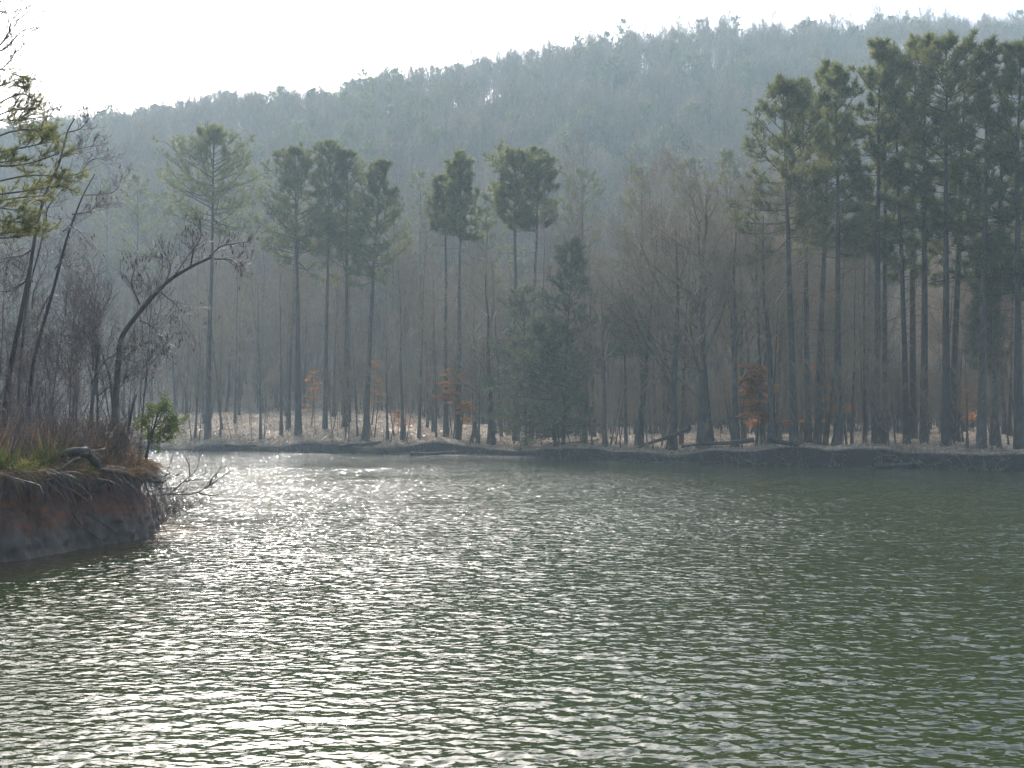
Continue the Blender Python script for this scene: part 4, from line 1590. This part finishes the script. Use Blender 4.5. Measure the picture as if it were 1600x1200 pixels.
# dead grass spilling over the lip
r = np.random.default_rng(96)
k = r.integers(0, len(EX), 9000)
k = k[(EY[k] > 15) & (EY[k] < 26) & (nse(sU[k], sU[k] * 0, 63, .9, 2) > -.35)][:3600]
n = len(k)
lipo = r.uniform(-.25, .14, n)
O = np.stack([EX[k] + nx[k] * lipo, EY[k] + ny[k] * lipo, bank_h(EX[k], EY[k]) + r.uniform(-.06, .05, n)], -1)
D = np.stack([nx[k] * .9 + r.normal(0, .45, n), ny[k] * .9 + r.normal(0, .45, n), r.uniform(-.1, .9, n)], -1)
Pp = grow(r, O, D, r.uniform(.15, .6, n), 5, -.30, .12)
T = norm(np.gradient(Pp, axis=1))
ss = norm(np.cross(T, r.normal(size=(n, 1, 3)))) * (.006 * np.array([1, .95, .8, .6, .4, .08]))[None, :, None]
idx = np.arange(n * 12).reshape(n, 6, 2)
g = Geo()
g.add(np.stack([Pp - ss, Pp + ss], 2), np.stack([idx[:, :-1, 0], idx[:, :-1, 1], idx[:, 1:, 1], idx[:, 1:, 0]], -1).reshape(-1, 4))
tag(link('hanging_grass', g.mesh('hanging_grass', M_DRYGRASS)), 'dead grass spilling over the edge of the clay bank', 'grass', kind='stuff')
blades('straw_stalks', 'tan straw stalks standing among the brambles on the bank', 'weeds', 2600, M_DRYGRASS, .5, 1.3, .007, lambda x, y, u, ex: (ex - x > .2) & (nse(x, y, 68, 1.4, 2) > -.1), .25)
# moss clumps on the lip
r = np.random.default_rng(98)
C = []
for (px, py, dd, s, n_) in [(38, 728, 19.9, .16, 420), (48, 742, 20.0, .08, 240), (47, 755, 20.0, .05, 110), (80, 738, 21.0, .08, 160), (142, 733, 22.4, .09, 160), (22, 732, 19.4, .1, 160)]:
    p = ray(px, py, dface(px) - .12)
    C.append(p + r.normal(0, s, (n_, 3)) * np.array([1, 1, .45]))
C = np.concatenate(C)
g = Geo()
leaves(g, r, C, .05, 0, .2)
tag(link('moss', g.mesh('moss', M_MOSS, False)), 'yellow green moss clumps on the lip of the clay bank', 'moss', kind='stuff')

# root hairs and grass hanging over the face
g = Geo()
n = 2600
i = r.integers(0, len(EX), n)
m_ = (EY[i] > 15) & (EY[i] < 26)
i = i[m_]
n = len(i)
O = np.stack([EX[i] + nx[i] * .12, EY[i] + ny[i] * .12, bank_h(EX[i], EY[i]) - r.uniform(0, .25, n)], -1)
D = np.stack([nx[i] * .5 + r.normal(0, .3, n), ny[i] * .5 + r.normal(0, .3, n), r.uniform(-1, .2, n)], -1)
P = grow(r, O, D, .15 + 1.1 * r.uniform(0, 1, n) ** 2.5, 5, -.22, .24)
tubes(g, P, taper(.003 + .012 * r.uniform(0, 1, n) ** 3, 6, .4), 3)
tag(link('hanging_rootlets', g.mesh('hanging_rootlets', M_NTWIG)), 'fine rootlets and dead stems hanging down the clay face', 'rootlets', kind='stuff')

# ------------------------------------------------------------------ haze
bm = Geo()
x0, x1, y0, y1, z0, z1 = -430., 430., -30., 480., -70., 160.
V = np.array([(x, y, z) for z in (z0, z1) for y in (y0, y1) for x in (x0, x1)])
bm.add(V, np.array([[0, 2, 3, 1], [4, 5, 7, 6], [0, 1, 5, 4], [2, 6, 7, 3], [0, 4, 6, 2], [1, 3, 7, 5]]))
hz = link('haze', bm.mesh('haze', M_HAZE, False))
tag(hz, kind='stuff', label='pale blue haze filling the valley')
